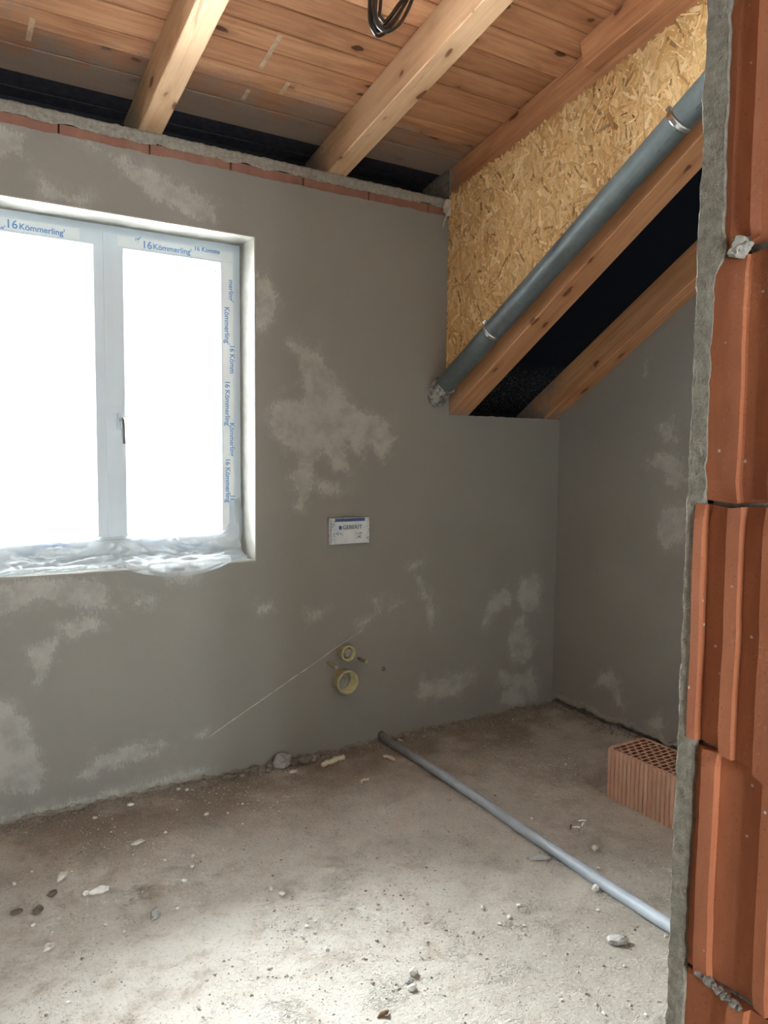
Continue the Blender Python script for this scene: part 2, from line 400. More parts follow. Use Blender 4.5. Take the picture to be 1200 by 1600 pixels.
CRUMBS = [(0.655, 3.426, 0.025), (0.882, 3.139, 0.019), (1.087, 3.211, 0.026), (1.174, 3.18, 0.014), (1.196, 3.057, 0.011), (1.041, 2.88, 0.018), (0.923, 2.893, 0.02), (0.491, 3.027, 0.015), (0.361, 3.104, 0.015), (0.292, 3.044, 0.026), (0.319, 2.743, 0.02), (0.528, 2.614, 0.022), (0.573, 2.542, 0.017), (0.765, 2.583, 0.018), (1.094, 2.52, 0.024), (1.115, 2.469, 0.033), (0.838, 2.737, 0.024), (0.897, 2.827, 0.03), (1.075, 2.212, 0.021), (1.112, 2.258, 0.02), (1.121, 2.212, 0.015), (0.674, 2.077, 0.019), (0.353, 2.292, 0.015), (1.052, 3.509, 0.024), (1.086, 3.489, 0.024), (0.819, 3.47, 0.035), (0.584, 2.934, 0.012), (0.471, 2.196, 0.015), (0.722, 3.03, 0.013), (0.819, 2.922, 0.018), (1.38, 2.222, 0.018), (1.318, 2.198, 0.013), (1.409, 2.109, 0.018), (1.69, 2.023, 0.025), (1.813, 1.972, 0.021), (1.737, 1.934, 0.02), (1.685, 1.927, 0.018), (1.751, 1.874, 0.011), (1.781, 1.865, 0.011), (1.72, 1.84, 0.013), (2.043, 1.811, 0.014), (2.248, 1.997, 0.018), (2.309, 2.443, 0.02), (1.117, 2.117, 0.019), (1.155, 2.079, 0.012), (1.283, 1.954, 0.01), (1.709, 1.73, 0.01), (1.884, 1.556, 0.012), (1.67, 1.445, 0.017), (1.77, 1.378, 0.011), (1.531, 1.841, 0.01), (1.301, 1.872, 0.018), (1.15, 2.269, 0.013), (1.143, 2.295, 0.016), (0.505, 2.844, 0.03)]


# ================================================================== THE SETTING
# ---- floor
def fine(lo, a, b_, hi):
    return spans([lo, a], 0.05) + spans([a, b_], 0.0125)[1:] + spans([b_, hi], 0.05)[1:]
fx = fine(-1.4, 0.1, 3.5, 3.62); fy = fine(-2.6, 1.2, 3.6, 3.66)
def floor_z(x, y):
    z = 0.0045*fbm(x*3.1, y*3.1, 0.3) + 0.0028*fbm(x*14, y*14, 2.0) + 0.0016*max(0.0, fbm(x*38, y*38, 4.0)) * max(0.0, min(1.0, 0.4 + 1.4*fbm(x*1.9, y*1.9, 7.0)))
    w = max(0.0, 1 - (YB - y)/0.16)                 # rubble ridge at the window wall
    z += 0.014*w*(0.5 + fbm(x*9, y*9, 5.0))
    w = max(0.0, 1 - (XR - x)/0.14)
    z += 0.010*w*(0.4 + fbm(x*9, y*9, 8.0))
    return z
v, f = grid(fx, fy, lambda x, y: (x, y, floor_z(x, y)))
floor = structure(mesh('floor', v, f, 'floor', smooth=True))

# ---- back wall with the window opening
WX0, WX1, WZ0, WZ1 = 0.176, 1.468, 1.073, 2.647
xs = spans([-1.3, WX0, WX1, 2.655, XR+0.004], 0.0125); zs = spans([-0.03, WZ0, 1.835, WZ1, 2.937], 0.0125)
def back_pt(x, z):
    y = YB - 0.0016*fbm(x*3, z*3, 1.0)
    if z > 2.93: z += 0.006*fbm(x*11, 3.3, 0.0) + 0.003*fbm(x*40, 1.3, 0.0)
    if x > 2.655 and abs(z-1.835) < 1e-6: z += 0.004*fbm(x*25, 7.7, 0)
    return (x, y, z)
v, f = grid(xs, zs, back_pt, lambda x, z: (WX0 < x < WX1 and WZ0 < z < WZ1) or (x > 2.655 and z > 1.835))
wall_back = structure(mesh('wall_back', v, f, 'plaster', smooth=True))
P = np.array([(p[0], p[2]) for p in v]); set_patch(wall_back, sdf(P, PATCH_BACK))
# plaster lip: the cut edge at the top of the coat
b = MB()
lipx = spans([-1.3, 2.655], 0.0125)
lv = []
for x in lipx:
    t0 = back_pt(x, 2.937); lv += [t0, (x, YB+0.022, t0[2]-0.002)]
b.add(lv, [(2*i, 2*i+2, 2*i+3, 2*i+1) for i in range(len(lipx)-1)])
lx = spans([2.655, XR], 0.0125); lv = []
for x in lx:
    t0 = back_pt(x, 1.835); lv += [t0, (x, YB+0.3, t0[2]-0.004)]
b.add(lv, [(2*i, 2*i+2, 2*i+3, 2*i+1) for i in range(len(lx)-1)])
b.build('plaster_edge', 'mortar', wall_back)
# masonry core behind the coat
b = MB()
b.box(-1.35, WX0-0.012, YB+0.02, 3.87, -0.1, 2.93); b.box(WX1+0.012, 2.655, YB+0.02, 3.87, -0.1, 2.93)
b.box(WX0-0.012, WX1+0.012, YB+0.02, 3.87, -0.1, WZ0-0.012); b.box(WX0-0.012, WX1+0.012, YB+0.02, 3.87, WZ1+0.012, 2.93)
b.box(2.655, 3.9, YB+0.02, 3.87, -0.1, 1.80); b.box(2.64, 2.74, YB+0.008, 3.87, 1.80, 3.20)  # the tall narrow box is added to seal the corner against sky light
b.build('masonry', 'mortar_dark', wall_back)
# clay course showing under the ring beam, brick by brick
x = -1.3; k = 0
while x < 2.60:
    w = min(0.372, 2.612 - x)
    b = MB(); pts = spans([x, x+w], 0.03); rows = [2.915, 2.95, 2.985]
    vv, ff = grid(pts, rows, lambda u, z: (u, YB + 0.009 + 0.0025*fbm(u*20, z*20, k*3.1), z)); b.add(vv, ff)
    b.box(x, x+w, YB+0.0125, YB+0.06, 2.915, 2.985)
    b.build('brick', 'clay_dull', wall_back, True)
    x += w + 0.008; k += 1
# rough mortar band of the ring beam
def band(u, s):
    if s < 1: z = 2.981 + 0.051*s; y = YB + 0.004 - 0.004*s
    else: z = 3.032; y = YB + (s-1)*0.30
    n = fbm(u*45, s*3.2, 0) * (1.0 if s <= 1.05 else 0.2)
    ragged = 0.010*fbm(u*13, 4.4, 0) + 0.006*fbm(u*50, 9.1, 0) if s == 0 else 0
    return (u, y - 0.004*n, z + ragged + (0.003*n if s > 0.5 else 0))
vv, ff = grid(spans([-1.3, 2.628], 0.010), [0, .2, .4, .6, .8, 1, 1.08, 1.3, 2], band)
mesh('mortar_band', vv, ff, 'mortar', wall_back, True)
mesh('eave_board', *(lambda bb: (bb.v, bb.f))(MB().box(-1.35, 2.66, 3.84, 3.87, 2.9, 3.35)), 'void', wall_back)
mesh('eave_board', *(lambda bb: (bb.v, bb.f))(MB().box(2.655, 3.9, 3.84, 3.87, 1.7, 2.1)), 'void', wall_back)
# pale plaster reveal of the window
RY = 3.765
def rev(us, ws, fn):
    vv, ff = grid(us, ws, fn); return vv, ff
b = MB()
zz = spans([WZ0, WZ1], 0.03); yy = [YB-0.003, YB+0.004, YB+0.05, YB+0.1, YB+0.15, RY]
wob = lambda a, c: 0.0018*fbm(a*9, c*9, 2)
for X0, s in ((WX1, -1), (WX0, 1)):
    b.add(*rev(zz, yy, lambda z, y: (X0 + s*wob(z, y), y, z)))
xx = spans([WX0, WX1], 0.03)
b.add(*rev(xx, yy, lambda x, y: (x, y, WZ1 - wob(x, y))))
b.add(*rev(xx, yy, lambda x, y: (x, y, WZ0 + wob(x, y))))
# narrow bright arris around the opening
for (x0, x1, z0, z1) in ((WX0-0.006, WX0, WZ0-0.006, WZ1+0.006), (WX1, WX1+0.006, WZ0-0.006, WZ1+0.006), (WX0, WX1, WZ0-0.006, WZ0), (WX0, WX1, WZ1, WZ1+0.006)):
    b.box(x0, x1, YB-0.0035, YB+0.03, z0, z1)
b.build('reveal', 'reveal', wall_back, True)
for p in wall_back.children:
    if p.name.startswith('reveal'):
        p.data.polygons.foreach_set('use_smooth', [False]*len(p.data.polygons))
# thin ridge of plaster left by the float, running down to the left of the drain
b = MB()
p0, p1 = Vector((1.219, YB, 0.213)), Vector((2.088, YB, 0.646))
pts = [p0.lerp(p1, k/40) for k in range(41)]
b.tube([(p.x, p.y+0.001, p.z + 0.004*fbm(p.x*6, 0, 0)) for p in pts], [0.0034 + 0.0018*fbm(p.x*30, 2, 1) for p in pts], 6)
b.build('plaster_ridge', plain('pale_plaster_ridge', (0.47, 0.45, 0.41), 0.9), wall_back, True)
# ragged fillet where the coat meets the floor
def fillet(u, s, wall):
    h = 0.020 + 0.020*fbm(u*5, 3.0 if wall else 1.0, 0) + 0.010*fbm(u*23, 6.0, 1.0)
    d = 0.018 + 0.016*fbm(u*6, 8.0, wall) + 0.010*fbm(u*31, 2.0, wall)
    h, d = max(0.006, h), max(0.004, d)
    a = s*math.pi/2; n = 0.006*fbm(u*40, s*6, 4.0)
    off, z = d*(1-math.sin(a))*1.0 + n, h*max(0.0, math.sin(a))**1.3 + n - (0.006 if s < 0 else 0)
    off = max(off, -0.002)
    return (u, YB + 0.001 - off, z) if not wall else (XR + 0.001 - off, u, z)
vv, ff = grid(spans([-1.0, 3.50], 0.011), [-.15, 0.1, .3, .5, .7, .85, 1.0], lambda u, s: fillet(u, s, 0))
mesh('mortar_fillet', vv, ff, 'mortar_dark', wall_back, True)

# ---- right wall: coat stops just above the floor with a broken lip and a dark gap under it
def lip(y): return max(0.012, 0.036 + 0.030*fbm(y*4.0, 11.0, 0) + 0.016*fbm(y*17, 3.0, 0))
ys = spans([0.5, 3.575], 0.0125); ts = spans([0.0, 1.0], 1/150)
def right_pt(y, t_):
    zt = zm(y) + 0.02; z = lip(y) + t_*(zt - lip(y))
    return (XR + 0.0016*fbm(y*3, z*3, 4.0) - (0.010*max(0, 1-t_/0.02) * (0.5+fbm(y*8, 1, 1))), y, z)
v, f = grid(ys, ts, right_pt)
wall_right = structure(mesh('wall_right', v, f, 'plaster', smooth=True))
P = np.array([(p[1], p[2]) for p in v]); set_patch(wall_right, sdf(P, PATCH_RIGHT))
b = MB(); b.prism([(0.2, -0.05), (3.9, -0.05), (3.9, zm(3.9)+0.1), (0.2, zm(0.2)+0.1)], 0, XR+0.022, XR+0.26)
b.build('masonry', 'mortar_dark', wall_right)
b = MB(); lv = []
for y in ys:
    p = right_pt(y, 0); lv += [p, (XR+0.024, y, p[2]+0.004)]
b.add(lv, [(2*i, 2*i+1, 2*i+3, 2*i+2) for i in range(len(ys)-1)]); b.build('plaster_edge', 'mortar', wall_right)
def lip_bead(u, s):          # broken edge of the coat bulging over the gap
    z = lip(u); w = max(0.002, 0.016 + 0.020*fbm(u*6, 31.0, 0)); hgt = max(0.012, 0.035 + 0.03*fbm(u*5, 14.0, 2))
    n = 0.004*fbm(u*45, s*5, 3)
    pr = [(0.001, hgt), (-w*0.45, hgt*0.62), (-w, hgt*0.18), (-w*0.9, -0.004), (0.012, 0.0)]
    dx, dz = pr[s]
    return (XR + dx + (n if s in (1, 2, 3) else 0), u, z + dz + n*0.7)
yl = spans([1.6, 3.55], 0.010)
mesh('plaster_lip', [lip_bead(u, s) for s in range(5) for u in yl], [(j*len(yl)+i, j*len(yl)+i+1, (j+1)*len(yl)+i+1, (j+1)*len(yl)+i) for j in range(4) for i in range(len(yl)-1)], rough_mortar('pale_plaster_lip', (0.36, 0.345, 0.31), (0.25, 0.235, 0.21), 40), wall_right, True)
def crumb_ridge(u, s):
    h = max(0.0, 0.016 + 0.03*fbm(u*7, 21.0, 0)); n = 0.005*fbm(u*40, s*7, 9)
    a = s*math.pi
    return (XR + 0.01 - 0.035*(0.5+0.5*math.cos(a)) + n, u, h*math.sin(a)**0.8*0.8 + n - 0.002 if 0 < s < 1 else -0.004)
vv, ff = grid(spans([1.5, 3.56], 0.011), [0, .2, .4, .6, .8, 1], crumb_ridge)
mesh('mortar_fillet', vv, ff, 'mortar_dark', wall_right, True)

# ---- left wall (out of frame) and the door wall
wl = structure(MB().box(-1.5, -1.3, -2.8, 3.87, -0.05, 4.4).build('wall_left', 'plaster')); set_patch(wl, [-1]*len(wl.data.vertices))

wall_front = structure(MB().box(XJ+0.012, 3.75, 0.235, 0.488, -0.03, 4.6).box(-1.3, -0.26, 0.235, 0.488, -0.03, 4.6).box(-0.26, XJ+0.012, 0.235, 0.488, 2.33, 4.6).build('wall_front', 'mortar_dark'))
b = MB()
vv, ff = grid(spans([XJ+0.004, 0.9, 3.6], 0.08), spans([0.0, 4.5], 0.1), lambda x, z: (x, YF, z)); b.add(vv, ff)
b.box(-1.3, -0.26, 0.486, YF, 0, 4.5); b.box(-0.26, XJ, 0.486, YF, 2.33, 4.5)
pl = b.build('plaster_coat', 'plaster', wall_front); set_patch(pl, [-1]*len(pl.data.vertices))
# blocks of the jamb: each course its own moulded end profile (y, depth behind the jamb plane)
JOINTS = [-0.17, 0.079, 0.328, 0.577, 0.826, 1.075, 1.322, 1.573, 1.819, 2.067, 2.315, 2.56]
PROF = {
 'a': [(.486, .004), (.476, .002), (.4535, .004), (.452, -.004), (.440, -.005), (.430, -.003), (.428, .006), (.36, .006), (.358, -.003), (.235, -.003)],
 'b': [(.498, .001), (.4555, -.001), (.4545, .0035), (.452, .0045), (.425, .004), (.423, -.002), (.36, -.002), (.358, .005), (.30, .005), (.235, -.001)],
 'c': [(.497, -.005), (.4865, -.006), (.4850, .004), (.462, .005), (.4595, -.006), (.4450, -.007), (.4435, .001), (.424, .002), (.421, -.007), (.405, -.007), (.403, .003), (.33, .003), (.235, -.002)],
 'd': [(.494, .004), (.4800, .005), (.4785, -.004), (.4625, -.005), (.4610, .003), (.414, .004), (.412, -.004), (.40, -.004), (.398, .003), (.30, .003), (.235, -.002)],
 'e': [(.490, .003), (.470, .002), (.44, .003), (.438, -.004), (.42, -.004), (.418, .004), (.33, .004), (.235, 0)]}
order = ['d', 'a', 'c', 'b', 'e', 'd', 'c', 'b', 'a', 'c', 'd']
for k in range(len(JOINTS)-1):
    z0, z1 = JOINTS[k] + 0.003, JOINTS[k+1] - 0.003
    if z1 < 0.0: continue
    pr = PROF[order[k]]
    zs_ = spans([max(z0, 0.002), z1], 0.018)
    def jp(i, z, pr=pr, k=k, z0=z0, z1=z1):
        y, d = pr[i]
        e = min(z - z0, z1 - z)
        chip = 0.0035*max(0, 1-e/0.012) * (0.6+fbm(y*60, k*3.7, z*20))
        n = 0.0009*fbm(y*40, z*9, k*5.0)
        zz_ = z + (0.006*fbm(y*22, k*2.2, 0.0) if e < 0.002 else 0) - (0.014*min(1.3, (0.47-y)/0.05) if (k == 6 and e < 0.002 and z < z0+0.01 and y < 0.47) else 0)
        return (XJ + d + n + max(0, chip), y + 0.0012*fbm(z*14, k*9.0, y*3), zz_)
    idx = list(range(len(pr)))
    vv = [jp(i, z) for z in zs_ for i in idx]; n = len(idx)
    ff = [(j*n+i, (j+1)*n+i, (j+1)*n+i+1, j*n+i+1) for j in range(len(zs_)-1) for i in range(n-1)]
    b = MB(); b.add(vv, ff)
    top = (len(zs_)-1)*n
    for base, fl in ((0, False), (top, True)):                    # bed faces
        base_v = [vv[base+i] for i in idx] + [(XJ+0.10, pr[-1][0], vv[base][2]), (XJ+0.10, pr[0][0], vv[base][2])]
        q = tuple(range(len(base_v))); b.add(base_v, [q if fl else q[::-1]])
    for i in (0, n-1):
        for j in range(len(zs_)-1):
            a_, c_ = vv[j*n+i], vv[(j+1)*n+i]
            b.add([a_, c_, (XJ+0.10, a_[1], c_[2]), (XJ+0.10, a_[1], a_[2])], [(0, 1, 2, 3)])
    b.build('brick', 'clay', wall_front)
# broken plaster edge on the jamb
def edge_w(z):          # where the brick begins (y) and where the coat ends
    yb = 0.4895 + 0.0030*fbm(z*9, 2.0, 0) + 0.0022*fbm(z*60, 7.0, 0)
    if z > 1.80: yb = 0.4835 + 0.0025*fbm(z*11, 2.0, 0) + 0.0018*fbm(z*60, 7.0, 0)
    if 1.80 < z < 1.84: yb += (1.84-z)/0.04*0.004 - 0.010*max(0, 1-abs(z-1.82)/0.02)
    yf = YF + 0.0015 + 0.0022*fbm(z*20, 5.0, 0) + 0.0016*fbm(z*75, 9.0, 0)
    return yb, yf
zs_ = spans([0.01, 2.33], 0.007)
def strip(s, z):
    yb, yf = edge_w(z)
    prof = [(0.006, yb), (-0.0008, yb+0.0004), (-0.0022, yb*0.6+yf*0.4), (-0.0040, yf-0.0012), (-0.0026, yf), (0.03, yf+0.001), (0.10, YF+0.0015)]
    dx, y = prof[s]
    return (XJ + dx + 0.0014*fbm(z*50, y*120, s) * (s < 5), y, z)
vv = [strip(s, z) for z in zs_ for s in range(7)]
ff = [(j*7+i, (j+1)*7+i, (j+1)*7+i+1, j*7+i+1) for j in range(len(zs_)-1) for i in range(6)]
mesh('plaster_edge', vv, ff, rough_mortar('jamb_plaster', (0.36, 0.325, 0.27), (0.20, 0.178, 0.145), 95), wall_front)
def blob(name, loc, r, mat, parent, seed, sq=(1, 1, 1), sub=2, amp=0.35):
    import bmesh
    bm = bmesh.new(); bmesh.ops.create_icosphere(bm, subdivisions=sub, radius=1.0)
    for vt in bm.verts:
        p = vt.co.copy(); k = 1 + amp*mnoise.fractal(p*1.3 + Vector((seed*7.3, seed*1.7, seed*3.1)), 0.8, 2.2, 3)
        vt.co = Vector((p.x*sq[0], p.y*sq[1], p.z*sq[2]))*k*r
    me = bpy.data.meshes.new(name); bm.to_mesh(me); bm.free()
    me.materials.append(M[mat] if isinstance(mat, str) else mat)
    o = bpy.data.objects.new(name, me); o.location = loc; C.objects.link(o)
    if parent is not None: o.parent = parent
    return o
blob('mortar_blob', (XJ+0.001, 0.462, 1.820), 0.0105, plain('pale_mortar', (0.40, 0.37, 0.33), 0.9), wall_front, 3, (0.6, 1.1, 0.9), 3, 0.6)
for k in range(9):
    blob('mortar_blob', (XJ-0.001, 0.471-0.0055*k, 1.079-0.0012*k), 0.0045+0.003*R.random(), 'mortar_dark', wall_front, 20+k, (0.8, 1, 0.8), 2, 0.5)

# ---- hall behind the viewer keeps the doorway from being an open field
HW = (-0.52, 0.32, 0.95, 1.85)  # opening added to brighten the jamb and the room from behind
b = MB().box(-1.3, HW[0], -2.8, -2.6, -0.05, 2.7).box(HW[1], 3.2, -2.8, -2.6, -0.05, 2.7).box(HW[0], HW[1], -2.8, -2.6, -0.05, HW[2]).box(HW[0], HW[1], -2.8, -2.6, HW[3], 2.7)
b.box(3.0, 3.2, -2.6, 0.235, -0.05, 2.7).box(-1.5, 3.2, -2.8, 0.235, 2.62, 2.8)
hall = structure(b.build('wall_hall', 'plaster')); set_patch(hall, [-1]*len(hall.data.vertices))

# ---- ceiling: underlay slab with the deck boards as its planks
def slope_mat(p, s):
    """local x along room x, y down the slope towards the window wall, z normal"""
    d = Vector((0, 1, -s)).normalized(); x = Vector((1, 0, 0)); n = x.cross(d)
    m_ = Matrix((x, d, n)).transposed().to_4x4(); m_.translation = Vector(p); return m_
y0, y1 = 3.95, 0.15
b = MB()
def slab(ya, yb_, xa, xb): b.prism([(ya, zdeck(ya)+0.024), (ya, zdeck(ya)+0.07), (yb_, zdeck(yb_)+0.07), (yb_, zdeck(yb_)+0.024)], 0, xa, xb)
slab(y0, y1, -1.5, 2.80); slab(0.95, y1, 2.80, 3.8)
ceiling = structure(b.build('ceiling', 'void'))
bounds = [-0.30, -0.20, -0.10, 0.067, 0.187, 0.292, 0.428, 0.549, 0.671, 0.80, 0.935, 1.067, 1.205]
while bounds[-1] < 3.3: bounds.append(bounds[-1] + R.choice((0.124, 0.13, 0.136)))
for d0, d1 in zip(bounds, bounds[1:]):
    L = math.hypot(1, S1)
    w = (d1-d0)*L; off = R.uniform(-0.002, 0.002)
    g = 0.0018
    prof = [(g+0.003, 0), (w-g-0.003, 0), (w-g, 0.003), (w-g, 0.022), (g, 0.022), (g, 0.003)]
    n = 6
    for xa, xb in ((-1.45, 2.78),):
        b = MB()
        vv = [(xx_, p[0], p[1]) for xx_ in (xa, xb) for p in prof]
        b.add(vv, [tuple(range(n))[::-1], tuple(range(n, 2*n))] + [(i, (i+1) % n, n+(i+1) % n, n+i) for i in range(n)])
        o = b.build('plank', 'plank' if d1 > -0.05 else 'shaded_board', ceiling)
        o.matrix_world = slope_mat((0, YB-d1, zdeck(YB-d1)+off), S1)
# pale bare stripes left by battens on the boards
for (x, ya, yb_) in ((1.368, 3.03, 3.25), (1.520, 3.282, 3.37), (1.375, 3.40, 3.475), (0.47, 3.33, 3.46)):
    b = MB(); w = 0.010
    b.add([(x-w, ya, zdeck(ya)-0.0026), (x+w, ya, zdeck(ya)-0.0026), (x+w, yb_, zdeck(yb_)-0.0026), (x-w, yb_, zdeck(yb_)-0.0026),
           (x-w, ya, zdeck(ya)+0.001), (x+w, ya, zdeck(ya)+0.001), (x+w, yb_, zdeck(yb_)+0.001), (x-w, yb_, zdeck(yb_)+0.001)],
          [(0, 1, 2, 3), (0, 4, 5, 1), (1, 5, 6, 2), (2, 6, 7, 3), (3, 7, 4, 0)])
    b.build('batten_mark', plain('bare_wood_mark', (0.55, 0.38, 0.25), 0.8), ceiling)
# steep roof: black membrane between its rafters
b = MB(); ya, yb_ = 3.95, 0.15
b.prism([(ya, zmem(ya)), (ya, zmem(ya)+0.03), (yb_, zmem(yb_)+0.03), (yb_, zmem(yb_))], 0, 2.66, 3.8)
b.build('roof_membrane', 'membrane', ceiling)
b = MB(); b.prism([(3.9, zm(3.9)+0.1), (3.9, zdeck(3.9)+0.03), (0.75, zdeck(0.75)+0.03), (0.75, zm(0.75)+0.1)], 0, 2.735, 2.75)  # unseen sheet added behind the board to stop sky light leaking in
b.build('cheek_light_seal', 'void', ceiling)

# ================================================================== TIMBERS
def beam(name, x0, x1, za, zb_, y0, y1, mat, label, group, parent=None, seed=0):
    """timber running in a plane x = const, underside za(y), topside zb_(y)"""
    c = 0.004
    n = 26; vv = []; ff = []
    p0 = Vector((0, y0, za(y0))); p1 = Vector((0, y1, za(y1))); d = (p1-p0).normalized(); L = (p1-p0).length
    nrm = Vector((0, d.z, -d.y)) if d.y < 0 else Vector((0, -d.z, d.y))
    if nrm.z < 0: nrm = -nrm
    h = (zb_(y0)-za(y0))*nrm.z; w = x1-x0
    prof = [(c, 0), (w-c, 0), (w, c), (w, h-c), (w-c, h), (c, h), (0, h-c), (0, c)]
    for k in range(n+1):
        t_ = k/n*L
        for q in prof:
            e = 0.0012*fbm(t_*2.2, q[0]*30+seed, q[1]*30)
            vv.append((t_, q[0]+e, q[1]+e))
    m8 = 8
    for k in range(n):
        for i in range(m8):
            ff.append((k*m8+i, k*m8+(i+1) % m8, (k+1)*m8+(i+1) % m8, (k+1)*m8+i))
    ff += [tuple(range(m8)), tuple(range(n*m8, (n+1)*m8))[::-1]]
    o = mesh(name, vv, ff, mat, parent)
    yax = nrm.cross(d)                        # local y; points to -x or +x
    mm = Matrix((d, yax, nrm)).transposed().to_4x4(); mm.translation = Vector((x0, y0, za(y0)))
    o.matrix_world = mm
    if label: tag(o, label, 'beam', group)
    return o
G1 = 'rafters under the boarded ceiling'
beam('rafter', 0.925, 1.030, zb, lambda y: zb(y)+0.179, 3.80, 0.50, 'rafter', 'pale spruce rafter above the window, leftmost under the boarded ceiling', G1, seed=1)
beam('rafter', 1.870, 1.980, zb, lambda y: zb(y)+0.179, 3.80, 0.50, 'rafter', 'broad pale spruce rafter in the middle of the boarded ceiling', G1, seed=2)
zr3 = lambda y: zb(y) - 0.012
r3 = empty('rafter', (2.65, YB, zb(YB)))
tag(r3, 'reddish rafter along the top edge of the particle board, with spliced second timber', 'beam', G1)
def keep_child(o, parent):
    mw = o.matrix_world.copy(); o.parent = parent
    o.matrix_parent_inverse = Matrix.Translation(-parent.location); o.matrix_basis = mw
bpy.context.view_layer.update()
keep_child(beam('timber', 2.651, 2.76, zr3, lambda y: zb(y)+0.179, 3.80, 0.90, 'rafter_red', None, None, seed=3), r3)
keep_child(beam('splice_timber', 2.570, 2.6505, lambda y: zb(y)+0.050, lambda y: zb(y)+0.179, 2.515, 0.90, 'rafter_red', None, None, seed=4), r3)
G2 = 'rafters of the steep roof over the black membrane'
beam('rafter', 2.655, 2.800, zm, lambda y: zm(y)+0.203, 3.78, 0.52, 'rafter_red', 'reddish steep rafter right under the thick grey drain pipe', G2, seed=5)
zm2 = lambda y: zm(y) + 0.010
beam('rafter', 3.41, 3.526, zm2, lambda y: zm(y)+0.203, 3.78, 0.52, 'rafter_red', 'reddish steep rafter lying along the top of the right wall', G2, seed=6)

# ================================================================== OSB CHEEK
XO = 2.632
def osb_top(y): return 3.052 + 0.182*(YB - y)
def osb_bot(y): return 1.985 + 0.615*(YB - y)
YE = YB - 0.006
yx = YB - (3.052-1.985)/(0.615-0.182)
osb = MB().prism([(YE, osb_bot(YE)+0.06), (YE, osb_top(YE)), (yx, osb_top(yx)), (yx, osb_bot(yx)-0.001), (3.45, osb_bot(3.45))], 0, XO, XO+0.0185)
t = NT('strand_board_base'); p = t.obj(False)
n_ = t.noise(t.scale(p, (1, 1, 0.4)), 45, 5, 0.7)
osb = osb.build('osb_panel', t.done(t.ramp(n_, [(0.3, (0.30, 0.17, 0.065)), (0.7, (0.58, 0.38, 0.165))]), 0.7))
tag(osb, 'large yellow oriented strand board forming the wall above the drain pipe', 'board')
rs = random.Random(11)
pal = [(0.72, 0.48, 0.225), (0.66, 0.42, 0.185), (0.78, 0.56, 0.29), (0.60, 0.36, 0.145), (0.69, 0.45, 0.205), (0.84, 0.66, 0.39), (0.54, 0.31, 0.12), (0.74, 0.51, 0.245)]
vv, ff, cols = [], [], []
def flake(y, z, ang, L, W, depth, col, curl=0.0):
    ca, sa = math.cos(ang), math.sin(ang); base = len(vv)
    e = [(-1, -rs.uniform(.3, 1)), (-rs.uniform(.2, .6), -1), (rs.uniform(.3, .8), -rs.uniform(.8, 1)), (1, -rs.uniform(.1, .8)), (rs.uniform(.85, 1), rs.uniform(.3, 1)), (rs.uniform(.0, .5), 1), (-rs.uniform(.5, .95), rs.uniform(.7, 1)), (-1, rs.uniform(0, .6))]
    tx, tz = rs.gauss(0, 0.012), rs.gauss(0, 0.05)
    for a_, b_ in e:
        u, w = a_*L/2, b_*W/2
        vv.append((XO - depth + tx*u + tz*w - curl*abs(a_)**3, y + u*ca - w*sa, z + u*sa + w*ca))
    for a_, b_ in e:
        u, w = a_*L/2, b_*W/2
        vv.append((XO + 0.0015, y + u*ca - w*sa, z + u*sa + w*ca))
    ff.append(tuple(range(base, base+8)))
    for i in range(8): ff.append((base+i, base+8+i, base+8+(i+1) % 8, base+(i+1) % 8))
    cols.extend([col]*16)
cnt = 0
while cnt < 5600:
    y = rs.uniform(1.55, YE-0.005); lo, hi = osb_bot(y)+0.015, osb_top(y)
    if hi < lo: continue
    z = rs.uniform(1.99, 3.45)
    if not lo+0.01 < z < hi-0.012: continue
    L = rs.choice((0.035, 0.05, 0.065, 0.085, 0.105, 0.13))*rs.uniform(.8, 1.2); W = rs.uniform(0.005, 0.022)
    ang = rs.gauss(math.radians(75), math.radians(48))
    L = min(L, 2.2*(hi-z)/max(0.25, abs(math.sin(ang))), 2.2*(YE-y+0.01)/max(0.15, abs(math.cos(ang))))
    if L < 0.012: continue
    c = rs.choice(pal); k = rs.uniform(1.0, 1.3)
    if rs.random() < 0.03: c, k = (0.30, 0.16, 0.06), 1
    if rs.random() < 0.012: c, k, L, W = (0.05, 0.028, 0.014), 1, L*0.3, W*0.5
    flake(y, z, ang, L, W, 0.0006+0.0022*rs.random(), (c[0]*k, c[1]*k, c[2]*k), 0.003 if rs.random() < 0.04 else 0)
    cnt += 1
# the two odd chips that stand out
flake(2.405, 3.053, math.radians(65), 0.085, 0.020, 0.004, (0.50, 0.25, 0.09)); flake(2.44, 3.035, math.radians(-8), 0.06, 0.014, 0.0045, (0.33, 0.27, 0.17))
t = NT('wood_strands'); c_ = t.attr('Col')['Color']; p = t.obj(False)
g = t.noise(t.scale(p, (1, 1, 1)), 260, 4, 0.6)
st_o = mesh('strands', vv, ff, t.done(t.mix(t.math('MULTIPLY', g, 0.35), c_, (0.42, 0.25, 0.10)), 0.62, t.bump(g, 0.2, 0.001), spec=0.3), osb)
ca_ = st_o.data.color_attributes.new('Col', 'FLOAT_COLOR', 'POINT')
ca_.data.foreach_set('color', np.array([(*c, 1) for c in cols], np.float32).ravel())
st_o['kind'] = 'stuff'

